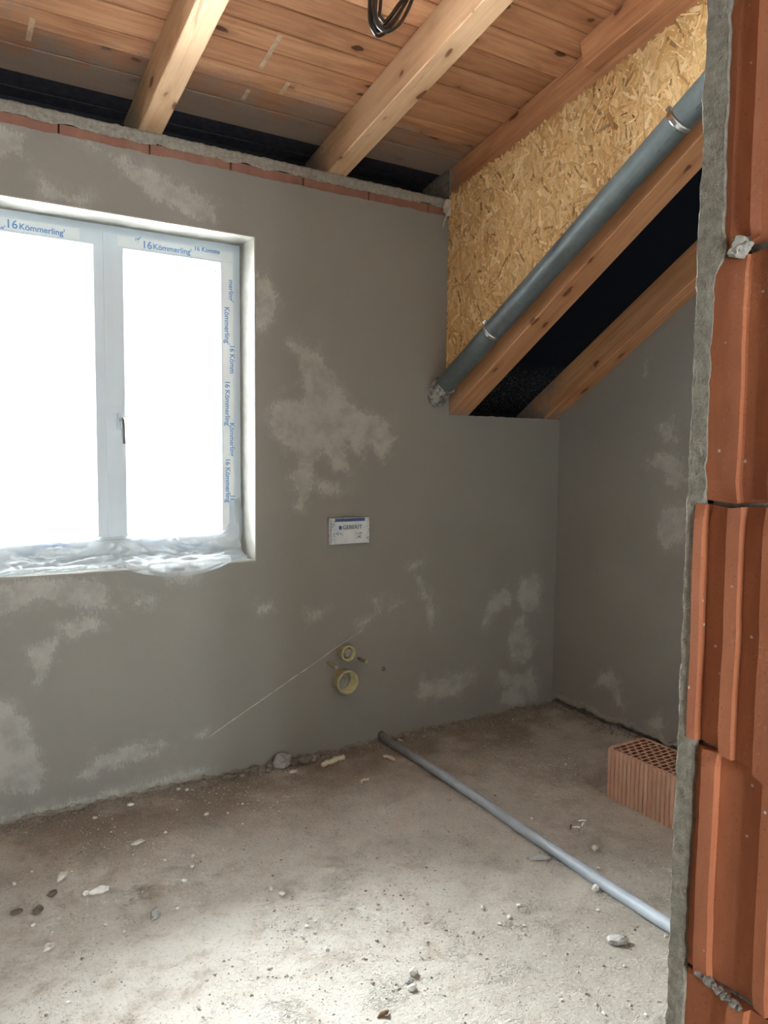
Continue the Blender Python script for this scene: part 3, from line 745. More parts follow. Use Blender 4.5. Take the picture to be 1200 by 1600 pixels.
# ================================================================== DRAIN PIPE ON THE SLOPE
XP, RP = 2.566, 0.0545
def pz(y): return 1.944 + 0.607*(YB - y)
def pipe_m(y):
    d = Vector((0, -1, 0.607)).normalized(); x = Vector((1, 0, 0)); n = d.cross(x)
    mm = Matrix((x, n, d)).transposed().to_4x4(); mm.translation = Vector((XP, y, pz(y))); return mm
t = NT('grey_pvc'); p = t.pos()
n_ = t.noise(p, 30, 5, 0.6)
M['pvc'] = t.done(t.ramp(n_, [(0.3, (0.088, 0.104, 0.108)), (0.7, (0.118, 0.138, 0.142))]), 0.42, t.bump(n_, 0.06, 0.003), spec=0.45)
pipe = empty('drain_pipe', (XP, YB, pz(YB)))
tag(pipe, 'thick grey plastic drain pipe climbing along the steep rafter', 'pipe')
def child(o, parent):
    o.parent = parent; o.matrix_parent_inverse = Matrix.Translation(-parent.location); return o
d_ = 1/math.hypot(1, 0.607)
child(MB().lathe([(RP, 0.0), (RP, 2.0), (RP, 2.9), (0.0, 2.9)], 40, pipe_m(3.50)).build('tube', 'pvc', None, True), pipe)
t = NT('mortar_smeared_pvc'); p = t.pos()
s_ = t.step(t.math('ADD', t.noise(p, 26, 5, 0.7), t.math('MULTIPLY', t.noise(p, 190, 3, 0.7), 0.5)), 0.66, 0.80)
child(MB().lathe([(0.0, -0.09), (0.061, -0.09), (0.0625, -0.05), (0.0615, 0.03), (0.0625, 0.045), (0.061, 0.055), (0.0545, 0.057)], 40, pipe_m(3.525)).build('collar', t.done(t.mix(s_, (0.11, 0.12, 0.12), (0.46, 0.44, 0.41)), 0.8, t.bump(s_, 0.5, 0.003)), None, True), pipe)
chrome = NT('galvanised_band'); M['zinc'] = chrome.done((0.70, 0.71, 0.72), 0.22, None, 1.0)
for yc in (2.001, 3.084):
    cl = child(MB().lathe([(RP+0.0004, -0.012), (RP+0.0028, -0.012), (RP+0.0034, -0.006), (RP+0.0026, 0.0), (RP+0.0034, 0.006), (RP+0.0028, 0.012), (RP+0.0004, 0.012)], 40, pipe_m(yc)).build('clamp', 'zinc', None, True), pipe)
    mm = pipe_m(yc)
    # bolt lugs on the lower right flank (towards the viewer's right) and hanger on the upper flank
    a = math.radians(118)
    rad = Vector((math.cos(a), math.sin(a), 0)); tan = Vector((-math.sin(a), math.cos(a), 0))
    for sgn in (-1, 1):
        bb = MB(); k = [rad*(RP+q) + tan*(sgn*0.006+w) + Vector((0, 0, h)) for q in (0.001, 0.016) for w in (-0.0015, 0.0015) for h in (-0.010, 0.010)]
        bb.add([mm @ q for q in k], [(0, 1, 3, 2), (4, 6, 7, 5), (0, 4, 5, 1), (2, 3, 7, 6), (0, 2, 6, 4), (1, 5, 7, 3)])
        o = bb.build('lug', 'zinc'); o.parent = cl
    bb = MB(); bb.tube([mm @ (rad*(RP+0.009) + tan*w) for w in (-0.015, -0.010, -0.0099, 0.0099, 0.010, 0.014)], [0.006, 0.006, 0.003, 0.003, 0.006, 0.006], 6)
    o = bb.build('bolt', 'zinc'); o.parent = cl
    a = math.radians(0); rad = Vector((math.cos(a), math.sin(a), 0))
    o = MB().tube([mm @ (rad*(RP+q)) for q in (0.0, 0.011)], 0.004, 8).build('stud', 'zinc'); o.parent = cl
# printed dashes along the pipe
pd = MB(); a0 = math.radians(235)
s = 0.10
rp = random.Random(5)
while s < 2.2:
    if rp.random() < 0.62:
        ln = rp.uniform(0.008, 0.035); w = rp.choice((0.02, 0.03))
        mm = pipe_m(3.50); q = []
        for h in (s, s+ln):
            for aa in (a0, a0+w): q.append(mm @ Vector(((RP+0.0006)*math.cos(aa), (RP+0.0006)*math.sin(aa), h)))
        pd.add(q, [(0, 1, 3, 2)])
    s += rp.uniform(0.02, 0.06)
child(pd.build('print', plain('black_print', (0.01, 0.01, 0.011), 0.6)), pipe)['kind'] = 'stuff'

# ================================================================== WINDOW
WY = 3.740                                 # room face of the sashes
M['upvc'] = plain('white_upvc', (0.60, 0.67, 0.74), 0.35, spec=0.45, var=0.03, scale=4, bump=0.02)
win = structure(empty('window_1', (0.822, WY, WZ0)))
def ring(b, x0, x1, z0, z1, ix0, ix1, iz0, iz1, ya, yb, ch=0.006):
    """rectangular frame between outer and inner rectangle with a chamfered inner edge"""
    b.box(x0, ix0, ya, yb, z0, z1); b.box(ix1, x1, ya, yb, z0, z1)
    b.box(ix0, ix1, ya, yb, z0, iz0); b.box(ix0, ix1, ya, yb, iz1, z1)
    o = [(ix0, iz0), (ix1, iz0), (ix1, iz1), (ix0, iz1)]; i = [(ix0+ch*2, iz0+ch*2), (ix1-ch*2, iz0+ch*2), (ix1-ch*2, iz1-ch*2), (ix0+ch*2, iz1-ch*2)]
    b.add([(p[0], ya+0.004, p[1]) for p in o] + [(p[0], ya+0.02, p[1]) for p in i] + [(p[0], yb-0.01, p[1]) for p in i],
          [(k, (k+1) % 4, 4+(k+1) % 4, 4+k) for k in range(4)] + [(4+k, 4+(k+1) % 4, 8+(k+1) % 4, 8+k) for k in range(4)])
    return b
# outer frame
child(ring(MB(), WX0-0.01, WX1+0.01, WZ0-0.01, WZ1+0.01, 0.215, 1.429, 1.128, 2.612, WY+0.018, WY+0.085).build('frame', 'upvc'), win)
glass = NT('clear_glass')
tr = glass.n('ShaderNodeBsdfTransparent'); tr.inputs[0].default_value = (0.96, 0.98, 0.97, 1)
gl = glass.n('ShaderNodeBsdfGlossy'); gl.inputs['Roughness'].default_value = 0.02
fr = glass.n('ShaderNodeFresnel'); fr.inputs[0].default_value = 1.35
mx = glass.n('ShaderNodeMixShader')
glass.t.links.new(fr.outputs[0], mx.inputs[0]); glass.t.links.new(tr.outputs[0], mx.inputs[1]); glass.t.links.new(gl.outputs[0], mx.inputs[2]); glass.t.links.new(mx.outputs[0], glass.out.inputs[0])
M['glass'] = glass.m
M['film'] = plain('milky_protective_film', (0.72, 0.755, 0.78), 0.5, var=0.05, scale=9)
M['blue_print'] = plain('blue_film_print', (0.12, 0.29, 0.58), 0.6, var=0.15)
sash = {}
for side, (x0, x1, gx0, gx1) in (('l', (0.212, 0.8195, 0.282, 0.757)), ('r', (0.8215, 1.431, 0.889, 1.362))):
    s_ = child(ring(MB(), x0, x1, 1.126, 2.614, gx0, gx1, 1.203, 2.548, WY, WY+0.07).build('sash', 'upvc'), win)
    sash[side] = s_
    g_ = MB().box(gx0-0.005, gx1+0.005, WY+0.035, WY+0.041, 1.198, 2.553).build('pane', 'glass'); g_.parent = s_
# overlap cover strip of the meeting stiles
child(MB().box(0.800, 0.842, WY-0.006, WY+0.0, 1.13, 2.61).build('cover_strip', 'upvc'), win)
# handle on the right sash
h_ = MB()
h_.tube([(0.864, WY-0.012, 1.76), (0.864, WY-0.050, 1.76), (0.864, WY-0.056, 1.75), (0.866, WY-0.056, 1.70), (0.868, WY-0.056, 1.645)], [0.009, 0.009, 0.010, 0.009, 0.008], 10)
h_ = h_.build('handle', plain('grey_handle', (0.16, 0.165, 0.17), 0.35, var=0.05), None, True); h_.parent = sash['r']
hp = MB().prism([(0.852, 1.712), (0.876, 1.712), (0.876, 1.788), (0.852, 1.788)], 1, WY-0.012, WY).build('handle_plate', 'upvc'); hp.parent = sash['r']
# protective film strips and their print
def film(parent, x0, x1, z0, z1, seed, vertical):
    n = 40; b = MB(); pts = []
    for k in range(n+1):
        t_ = k/n; e0, e1 = 0.004*fbm(t_*18, seed, 0), 0.004*fbm(t_*18, seed+5, 0)
        y = WY - 0.0012 - 0.0008*abs(fbm(t_*12, seed, 2))
        if vertical: pts += [(x0+e0, y, z0+(z1-z0)*t_), (x1+e1, y, z0+(z1-z0)*t_)]
        else: pts += [(x0+(x1-x0)*t_, y, z0+e0), (x0+(x1-x0)*t_, y, z1+e1)]
    b.add(pts, [(2*k, 2*k+1, 2*k+3, 2*k+2) for k in range(n)])
    o = b.build('protective_film', 'film'); o.parent = parent
film(sash['r'], 0.866, 1.425, 2.556, 2.606, 1.0, False); film(sash['l'], 0.225, 0.700, 2.556, 2.608, 2.0, False)
film(sash['r'], 1.368, 1.424, 1.135, 2.552, 3.0, True); film(sash['r'], 0.87, 1.42, 1.132, 1.196, 4.0, False); film(sash['l'], 0.225, 0.78, 1.132, 1.196, 5.0, False)
def text_mesh(name, s, size, mat, parent, mw, bold=0.0):
    cu = bpy.data.curves.new(name, 'FONT'); cu.body = s; cu.size = size; cu.resolution_u = 3; cu.offset = bold; cu.extrude = 0.0
    tmp = bpy.data.objects.new(name, cu); C.objects.link(tmp)
    bpy.context.view_layer.update()
    me = bpy.data.meshes.new_from_object(tmp.evaluated_get(bpy.context.evaluated_depsgraph_get()))
    bpy.data.objects.remove(tmp); bpy.data.curves.remove(cu)
    me.materials.clear(); me.materials.append(M[mat] if isinstance(mat, str) else mat)
    me.transform(mw)
    o = bpy.data.objects.new(name, me); C.objects.link(o)
    if parent is not None: o.parent = parent
    return o
def face_y(x, y, z, ang=0.0):              # text facing -y, baseline rotated by ang
    return Matrix.Translation((x, y, z)) @ Matrix.Rotation(ang, 4, 'Y') @ Matrix.Rotation(math.pi/2, 4, 'X')
Yt = WY - 0.003
for par, s, x, z, size in (('l', '16', 0.398, 2.566, .050), ('l', 'Kömmerling\'', 0.452, 2.566, .036), ('l', 'ng\'', 0.365, 2.552, .030),
                           ('r', '16', 0.976, 2.563, .048), ('r', 'Kömmerling\'', 1.028, 2.565, .036), ('r', 'ıg\'', 0.945, 2.590, .032), ('r', '16 Komms', 1.225, 2.588, .030)):
    text_mesh('print', s, size, 'blue_print', sash[par], face_y(x, Yt, z), 0.0006)
for s, x, z, size in (('merling\'', 1.403, 2.47, .034), ('Kömmerling\'', 1.380, 2.335, .036), ('16 Kömm', 1.406, 2.15, .036), ('16 Kömmerling\'', 1.380, 1.97, .036), ('Kömmerling', 1.404, 1.76, .034), ('16 Kömmerling\'', 1.380, 1.58, .036), ('16 Köm', 1.404, 1.395, .036)):
    text_mesh('print', s, size, 'blue_print', sash['r'], face_y(x, Yt, z, math.pi/2), 0.0006)
for par, s, x, z, size, an in (('l', 'Kömmerling 16', 0.47, 1.168, .030, -0.03), ('l', '16 Kö', 0.40, 1.140, .034, 0), ('r', '16 Kömm', 0.93, 1.158, .034, 0.02), ('r', 'Kömmerling', 1.12, 1.140, .032, 0.02)):
    text_mesh('print', s, size, 'blue_print', sash[par], face_y(x, Yt, z, an), 0.0010)
# mortar specks on the glass and frame
for par, n, fn in (('r', 150, lambda: (1.358-abs(rs.gauss(0, .035)), 2.545-abs(rs.gauss(0, .09)))), ('l', 30, lambda: (rs.uniform(.44, .56), 2.50-abs(rs.gauss(0, .04))))):
    b = MB()
    for k in range(n):
        x, z = fn(); r_ = rs.uniform(0.0012, 0.004)
        x = min(max(x, 0.29), 1.36)
        if z < 1.21: continue
        b.box(x-r_, x+r_, WY+0.0335, WY+0.0348, z-r_*rs.uniform(.5, 1.2), z+r_)
    o = b.build('mortar_specks', 'mortar', sash[par]); o['kind'] = 'stuff'

# unseen hall window, added to send fill light through the doorway
def side_window(name, axis, at, a0, a1, z0, z1):
    root = structure(empty(name, (at, (a0+a1)/2, z0) if axis == 0 else ((a0+a1)/2, at, z0)))
    def put(b, nm, mt):
        vv_ = [(at + (q[1]), q[0], q[2]) for q in b.v] if axis == 0 else [(q[0], at + q[1], q[2]) for q in b.v]
        return child(mesh(nm, vv_, b.f, mt), root)
    mid = (a0+a1)/2
    put(ring(MB(), a0, a1, z0, z1, a0+0.05, a1-0.05, z0+0.05, z1-0.05, -0.03, 0.04), 'frame', 'upvc')
    for p, q in ((a0+0.05, mid), (mid, a1-0.05)):
        s_ = put(ring(MB(), p, q, z0+0.05, z1-0.05, p+0.06, q-0.06, z0+0.11, z1-0.11, -0.045, 0.03), 'sash', 'upvc')
        g_ = MB().box(p+0.055, q-0.055, -0.004, 0.002, z0+0.105, z1-0.105)
        vv_ = [(at + r_[1], r_[0], r_[2]) for r_ in g_.v] if axis == 0 else [(r_[0], at + r_[1], r_[2]) for r_ in g_.v]
        g2 = mesh('pane', vv_, g_.f, 'glass'); g2.parent = s_
        g2.location = (0, 0, 0)
side_window('window_fill', 1, -2.70, *HW)

# plastic sheeting gathered on the sill
t = NT('thin_plastic'); p = t.pos()
di = t.n('ShaderNodeBsdfDiffuse'); di.inputs[0].default_value = (0.66, 0.71, 0.74, 1)
tl = t.n('ShaderNodeBsdfTranslucent'); tl.inputs[0].default_value = (0.70, 0.76, 0.80, 1)
go = t.n('ShaderNodeBsdfGlossy'); go.inputs['Roughness'].default_value = 0.25
tp = t.n('ShaderNodeBsdfTransparent')
m1 = t.n('ShaderNodeMixShader'); m1.inputs[0].default_value = 0.5
t.t.links.new(di.outputs[0], m1.inputs[1]); t.t.links.new(tl.outputs[0], m1.inputs[2])
m2 = t.n('ShaderNodeMixShader'); m2.inputs[0].default_value = 0.10
t.t.links.new(m1.outputs[0], m2.inputs[1]); t.t.links.new(go.outputs[0], m2.inputs[2])
m3 = t.n('ShaderNodeMixShader'); m3.inputs[0].default_value = 0.52
t.t.links.new(tp.outputs[0], m3.inputs[1]); t.t.links.new(m2.outputs[0], m3.inputs[2]); t.t.links.new(m3.outputs[0], t.out.inputs[0])
M['sheet'] = t.m
def ridged(x, y, z):
    return 1 - 2*abs(fbm(x, y, z, 2))
def drape(u, s):
    # s 0..1 from the sash down to the sill and over its front edge
    x = 0.19 + 1.245*u
    top = 1.205 + 0.012*fbm(u*7, 1, 0) + 0.12*max(0, (u-0.93)/0.07)**2
    hang = 0.0 if u < 0.52 else 0.055*math.sin(min(1, (u-0.52)/0.40)*math.pi)**0.7
    fold = 0.022*ridged(u*6+s*2.5, s*2.6, 3.0) + 0.012*ridged(u*13-s*4, s*5, 7.0) + 0.004*ridged(u*30+s*9, s*11, 1.0)
    if s < 0.45:
        k = s/0.45; y = WY - 0.012 - 0.045*k**1.6; z = top + (WZ0+0.030-top)*k**0.8
    elif s < 0.8 or hang < 0.002:
        k = min(1, (s-0.45)/0.35); y = WY - 0.057 - 0.112*k*(1 if hang > 0.002 else 0.75 + 0.2*fbm(u*9, 4, 4)); z = WZ0 + 0.030*(1-k) + 0.004
    else:
        k = (s-0.8)/0.2; y = YB - 0.006 - 0.012*math.sin(k*math.pi*0.6); z = WZ0 + 0.004 - hang*k
    yy_ = y - abs(fold)*0.5*min(1, s*4); zz_ = z + fold*0.7*(1 if 0.05 < s < 0.85 else 0.3)
    if y > YB - 0.004: zz_ = max(zz_, WZ0 + 0.004)
    if yy_ > WY - 0.008: yy_ = WY - 0.008
    return (x + 0.01*fbm(u*5, s*4, 9), yy_, zz_)
vv, ff = grid([k/190 for k in range(191)], [k/40 for k in range(41)], drape)
tag(mesh('plastic_sheet', vv, ff, 'sheet', None, True), 'crumpled clear plastic sheet lying along the window sill', 'plastic sheet')
vv, ff = grid([k/14 for k in range(15)], [k/40 for k in range(41)], lambda u, s: (1.395 + 0.055*u + 0.016*math.sin(s*3.1)*u, WY - 0.008 - 0.02*math.sin(u*3.0)*(0.4+0.6*s) - 0.01*s, 1.36 - 0.24*s + 0.02*u))
tag(mesh('plastic_strip', vv, ff, 'sheet', None, True), 'loose curl of clear film hanging in the lower right window corner', 'plastic film')

# ================================================================== THINGS ON THE WINDOW WALL
bx = empty('flush_box', (2.0, YB, 1.128))
tag(bx, 'white cistern access box with printed label set into the wall', 'wall box')
t = NT('mortar_spotted_plastic'); p = t.pos()
s_ = t.step(t.noise(p, 90, 5, 0.75), 0.52, 0.60)
M['spotted'] = t.done(t.mix(s_, (0.62, 0.65, 0.68), (0.30, 0.31, 0.33)), 0.6, t.bump(s_, 0.3, 0.002))
X0, X1, Z0, Z1, BD = 1.880, 2.112, 1.132, 1.268, 0.034
hb = MB().box(X0, X1, YB-BD, YB+0.05, Z0, Z1)
hb.box(X0-0.006, X0+0.004, YB-BD+0.010, YB+0.02, Z0-0.003, Z1+0.003)
child(hb.build('housing', 'spotted'), bx)
child(MB().box(X0+0.022, X1-0.020, YB-BD-0.003, YB-BD, Z0+0.004, Z1-0.018).build('label_sheet', plain('silver_label', (0.66, 0.70, 0.73), 0.5, var=0.08, scale=20)), bx)
child(MB().box(X0+0.022, X1-0.030, YB-BD-0.002, YB-BD, Z1-0.017, Z1-0.001).build('blue_band', plain('dark_blue_band', (0.06, 0.11, 0.24), 0.5, var=0.4, scale=120)), bx)
child(MB().box(X0+0.044, X0+0.060, YB-BD-0.0042, YB-BD-0.003, Z1-0.058, Z1-0.039).build('print', plain('blue_square', (0.05, 0.12, 0.42), 0.5)), bx)
ink = plain('black_ink', (0.02, 0.022, 0.03), 0.5)
child(text_mesh('print', 'GEBERIT', 0.031, ink, None, face_y(X0+0.066, YB-BD-0.0042, Z1-0.058), 0.0002), bx)
pk = MB(); rk = random.Random(3)
for cx, cz, n in ((X0+0.050, Z0+0.050, 8), (X0+0.160, Z0+0.042, 16)):
    for k in range(n):
        x, z = cx + rk.uniform(-.022, .022), cz + rk.uniform(-.014, .014)
        a = rk.uniform(0, 3.14); dx, dz = 0.006*math.cos(a), 0.006*math.sin(a)
        pk.add([(x-dx-dz*.15, YB-BD-0.0041, z-dz+dx*.15), (x+dx-dz*.15, YB-BD-0.0041, z+dz+dx*.15), (x+dx+dz*.15, YB-BD-0.0041, z+dz-dx*.15), (x-dx+dz*.15, YB-BD-0.0041, z-dz-dx*.15)], [(0, 1, 2, 3)])
child(pk.build('pictogram', ink), bx)['kind'] = 'stuff'

M['yellowed'] = plain('yellowed_plastic', (0.52, 0.47, 0.27), 0.55, var=0.2, scale=60)
M['grey_plug'] = plain('grey_plug', (0.33, 0.31, 0.28), 0.8, var=0.25, scale=80)
def out_m(x, z, tilt=0.0):     # local z points out of the window wall (-y)
    return Matrix.Translation((x, YB, z)) @ Matrix.Rotation(math.pi/2, 4, 'X')
st = empty('flush_pipe_stub', (1.972, YB, 0.51)); tag(st, 'small yellowed pipe stub with grey plug, above the drain socket', 'pipe stub')
child(MB().lathe([(0.034, -0.02), (0.034, 0.045), (0.041, 0.047), (0.042, 0.066), (0.037, 0.068), (0.033, 0.066), (0.033, 0.01)], 28, out_m(1.972, 0.547)).build('sleeve', 'yellowed', None, True), st)
child(MB().lathe([(0.026, 0.0), (0.026, 0.050), (0.020, 0.056), (0.0, 0.056)], 24, out_m(1.972, 0.547)).build('plug', 'grey_plug', None, True), st)
child(MB().lathe([(0.030, 0.030), (0.0, 0.030)], 24, out_m(1.972, 0.547)).build('recess', plain('dark_recess', (0.05, 0.048, 0.042), 0.9), None), st)
ds = empty('drain_socket', (1.972, YB, 0.34)); tag(ds, 'wide open yellowed drain socket low on the window wall', 'pipe stub')
child(MB().lathe([(0.058, -0.02), (0.058, 0.05), (0.063, 0.052), (0.063, 0.072), (0.060, 0.074), (0.056, 0.072), (0.055, -0.03), (0.0, -0.03)], 32, out_m(1.966, 0.392)).build('socket', 'yellowed', None, True), ds)
child(MB().lathe([(0.040, -0.03), (0.040, 0.02), (0.034, 0.024), (0.030, 0.006), (0.0, 0.004)], 24, out_m(1.954, 0.384)).build('inner_cap', 'grey_plug', None, True), ds)
for x, z, ln, lab in ((1.880, 0.493, 0.10, 'yellowish mounting rod left of the pipe stubs'), (2.069, 0.495, 0.088, 'yellowish mounting rod right of the small pipe stub')):
    o = MB().lathe([(0.0, -0.03), (0.0062, -0.03), (0.0062, 0.012), (0.0085, 0.013), (0.0085, ln-0.012), (0.0098, ln-0.011), (0.0098, ln-0.002), (0.007, ln), (0.0, ln)], 14, out_m(x, z)).build('mounting_rod', 'yellowed', None, True)
    tag(o, lab, 'rod', 'mounting rods on the window wall')
tag(MB().lathe([(0.0, -0.004), (0.012, -0.004), (0.0125, 0.001), (0.008, 0.003), (0.005, 0.002), (0.004, -0.01), (0.0, -0.01)], 14, out_m(2.232, 0.412)).build('screw_plug', plain('grey_green_plug', (0.16, 0.155, 0.125), 0.8), None, True), 'tiny dark screw plug in the wall right of the drain socket', 'plug')
# foam and twine at the top corner by the board
fo = blob('foam_lump', (2.615, YB-0.012, 2.985), 0.030, plain('pale_foam', (0.62, 0.54, 0.45), 0.9), None, 41, (0.75, 0.7, 1.5), 3, 0.5)
tag(fo, 'pale foam lump squeezed out at the top corner beside the board', 'foam')
tag(MB().tube([(2.603, YB-0.02, 2.955), (2.600, YB-0.022, 2.93), (2.590, YB-0.018, 2.90), (2.584, YB-0.012, 2.868)], 0.0035, 6).build('twine', plain('white_twine', (0.66, 0.62, 0.56), 0.9), None, True), 'short end of white twine dangling below the foam lump', 'string')

# ================================================================== CABLES AT THE CEILING
cb = empty('cable_bundle', (1.52, 2.45, zdeck(2.45)))
tag(cb, 'loop of black cables hanging from the boarded ceiling', 'cable')
M['cable'] = plain('black_cable', (0.008, 0.0085, 0.010), 0.28, spec=0.6, var=0.1)
rc = random.Random(9)
for k in range(5):
    o_ = 0.013*k; dy = (-0.03, 0.02, -0.005, 0.035, 0.0)[k]; dz = 0.014*k
    key = [(1.462+o_*0.9, 2.45+dy, zdeck(2.45)), (1.450+o_*0.9, 2.45+dy, 3.30), (1.446+o_*0.85, 2.45+dy, 3.20), (1.450+o_*0.7, 2.45+dy, 3.145+dz*0.5), (1.466+o_*0.5, 2.45+dy, 3.112+dz*0.9), (1.495+o_*0.3, 2.45+dy*1.3, 3.100+dz),
           (1.535, 2.45+dy*1.3, 3.128+dz), (1.572-o_*0.1, 2.45+dy, 3.175+dz), (1.602-o_*0.15, 2.45+dy, 3.235+dz*0.5), (1.630-o_*0.2, 2.45+dy*0.6, 3.30), (1.66-o_*0.2, 2.45+dy*0.5, zdeck(2.45))]
    pts = []
    P4 = [Vector(q) for q in [key[0]]+key+[key[-1]]]
    for i in range(1, len(P4)-2):
        for j in range(5):
            u = j/5; a, b_, c, d = P4[i-1:i+3]
            pts.append(0.5*((2*b_) + (c-a)*u + (2*a-5*b_+4*c-d)*u*u + (3*b_-a-3*c+d)*u**3))
    pts.append(P4[-2])
    child(MB().tube(pts, 0.0062, 10).build('cable', 'cable', None, True), cb)

# ================================================================== THINGS ON THE FLOOR
t = NT('grey_conduit'); p = t.pos()
n_ = t.noise(p, 12, 5, 0.6); sc = t.step(t.noise(t.scale(p, (1, 0.25, 1)), 90, 3, 0.7), 0.62, 0.70)
col = t.ramp(n_, [(0.3, (0.30, 0.345, 0.395)), (0.7, (0.39, 0.43, 0.48))])
dd = t.math('ADD', t.sep(p)[1], t.math('MULTIPLY', t.math('SUBTRACT', t.noise(p, 14, 5, 0.7), 0.5), 0.6))
col = t.mix(t.math('MULTIPLY', t.step(dd, 2.9, 3.5), 0.75), col, (0.16, 0.15, 0.13))
M['conduit'] = t.done(t.mix(t.math('MULTIPLY', sc, 0.6), col, (0.42, 0.43, 0.43)), 0.5, t.bump(n_, 0.1, 0.003), spec=0.4)
pts = []
for k in range(61):
    y = 3.575 - (3.575-1.0)*k/60
    pts.append((2.222 - 0.030*(3.6-y) + 0.010*math.sin((3.6-y)*2.6), y, 0.0225 + 0.003*fbm(y*1.5, 2, 2) + (0.012*max(0, (y-3.5)/0.075))))
cd = tag(MB().tube(pts, [0.0225 + 0.0012*fbm(q[1]*8, 5, 1) for q in pts], 18).build('conduit_pipe', 'conduit', None, True), 'long grey conduit pipe lying across the floor from the window wall', 'pipe')

# hollow clay block with ribbed sides and slotted top
BH = 0.238; bx0, bx1, by0, by1 = 0.0, 0.245, 0.0, 0.375
cbk = empty('clay_block', (2.776, 2.052, 0.001))
tag(cbk, 'ribbed hollow clay block standing on the floor by the right wall', 'brick')
body = MB()
ny = 13; py_ = (by1-by0-0.012)/ny; web = 0.0078
zt, zbm = BH, BH - 0.20
def quad(a, b_, c, d): body.add([a, b_, c, d], [(0, 1, 2, 3)])
cores = MB()
def cquad(a, b_, c, d): cores.add([a, b_, c, d], [(0, 1, 2, 3)])
def topq(x0, x1, y0, y1):
    if x1-x0 > 1e-5 and y1-y0 > 1e-5: quad((x0, y0, zt), (x1, y0, zt), (x1, y1, zt), (x0, y1, zt))
y = by0
topq(bx0, bx1, by0, by0+0.006)
for r_ in range(ny):
    ya = by0 + 0.006 + r_*py_; yb_ = ya + py_ - web*1.05
    topq(bx0, bx1, yb_, ya+py_)
    xw = 0.009; x = bx0 + 0.009; pitch = 0.0455; off = (r_ % 2)*pitch*0.5
    cuts = []
    k = -1
    while True:
        a = bx0 + 0.009 + k*pitch + off; c = a + pitch - xw
        k += 1
        a2, c2 = max(a, bx0+0.009), min(c, bx1-0.009)
        if a > bx1 - 0.009: break
        if c2 - a2 > 0.006: cuts.append((a2, c2))
    x = bx0
    for a, c in cuts:
        topq(x, a, ya, yb_); x = c
        cquad((a, ya, zt), (c, ya, zt), (c, ya, zbm), (a, ya, zbm)); cquad((a, yb_, zt), (a, yb_, zbm), (c, yb_, zbm), (c, yb_, zt))
        cquad((a, ya, zt), (a, ya, zbm), (a, yb_, zbm), (a, yb_, zt)); cquad((c, ya, zt), (c, yb_, zt), (c, yb_, zbm), (c, ya, zbm))
        cquad((a, ya, zbm), (c, ya, zbm), (c, yb_, zbm), (a, yb_, zbm))
    topq(x, bx1, ya, yb_)
topq(bx0, bx1, by0+0.006+ny*py_, by1)
quad((bx0, by0, 0), (bx0, by1, 0), (bx0, by1, zt), (bx0, by0, zt)); quad((bx1, by0, 0), (bx1, by0, zt), (bx1, by1, zt), (bx1, by1, 0))
quad((bx0, by0, 0), (bx0, by0, zt), (bx1, by0, zt), (bx1, by0, 0)); quad((bx0, by1, 0), (bx1, by1, 0), (bx1, by1, zt), (bx0, by1, zt))
quad((bx0, by0, 0), (bx1, by0, 0), (bx1, by1, 0), (bx0, by1, 0))
t = NT('ribbed_clay'); p = t.obj(False)
n_ = t.noise(t.scale(p, (10, 22, 1.2)), 3, 5, 0.7); f_ = t.noise(p, 300, 3, 0.6); w_ = t.noise(t.scale(p, (8, 30, 3)), 1.4, 4, 0.6)
col = t.ramp(n_, [(0.3, (0.48, 0.27, 0.18)), (0.7, (0.62, 0.40, 0.29))])
col = t.mix(t.math('MULTIPLY', t.step(w_, 0.60, 0.72), 0.5), col, (0.66, 0.52, 0.43))
M['ribclay'] = t.done(col, 0.88, t.bump(f_, 0.2, 0.002), spec=0.2)
o = body.build('body', 'ribclay'); o.parent = cbk
o = cores.build('cores', plain('dark_fired_core', (0.20, 0.075, 0.045), 0.9)); o.parent = cbk; o['kind'] = 'stuff'
nr = 16; pr_ = (by1-by0)/nr
for side in (0, 1):
    for k in range(nr):
        ya = by0 + k*pr_ + 0.0036; yb_ = ya + pr_ - 0.0072
        if side == 0: poly = [(0.002, ya), (0.002, yb_), (-0.008, yb_-0.002), (-0.008, ya+0.002)]
        else: poly = [(bx1-0.002, yb_), (bx1-0.002, ya), (bx1+0.006, ya+0.002), (bx1+0.006, yb_-0.002)]
        o = MB().prism(poly, 2, 0.0, BH-0.0005).build('rib', 'ribclay'); o.parent = cbk
for k in range(4):
    xa = 0.014 + k*0.060
    o = MB().prism([(xa, by1-0.002), (xa+0.006, by1+0.012), (xa+0.030, by1+0.012), (xa+0.036, by1-0.002)], 2, 0, BH-0.0005).build('tongue', 'ribclay'); o.parent = cbk
    o = MB().prism([(xa+0.036, by0+0.002), (xa+0.030, by0-0.010), (xa+0.006, by0-0.010), (xa, by0+0.002)], 2, 0, BH-0.0005).build('tongue', 'ribclay'); o.parent = cbk

# debris
M['foam'] = plain('cream_foam', (0.68, 0.62, 0.50), 0.9, var=0.12, scale=120, bump=0.4)
M['pale_stone'] = plain('pale_mortar_crumb', (0.62, 0.59, 0.53), 0.92, var=0.18, scale=90, bump=0.4)
M['white_stone'] = plain('white_plaster_crumb', (0.78, 0.77, 0.74), 0.92, var=0.1, scale=90, bump=0.4)
M['grey_stone'] = plain('grey_mortar_chip', (0.36, 0.355, 0.34), 0.92, var=0.2, scale=70, bump=0.4)
M['dark_stone'] = plain('dark_soil_clod', (0.15, 0.125, 0.10), 0.95, var=0.4, scale=90, bump=0.5)
M['brown_chip'] = plain('brown_bark_chip', (0.20, 0.13, 0.075), 0.85, var=0.3, scale=80)
def ground(o, x, y, sink=0.15):
    zmin = min(v.co.z for v in o.data.vertices)
    o.location = (x, y, floor_z(x, y) - zmin*(1-sink)); return o
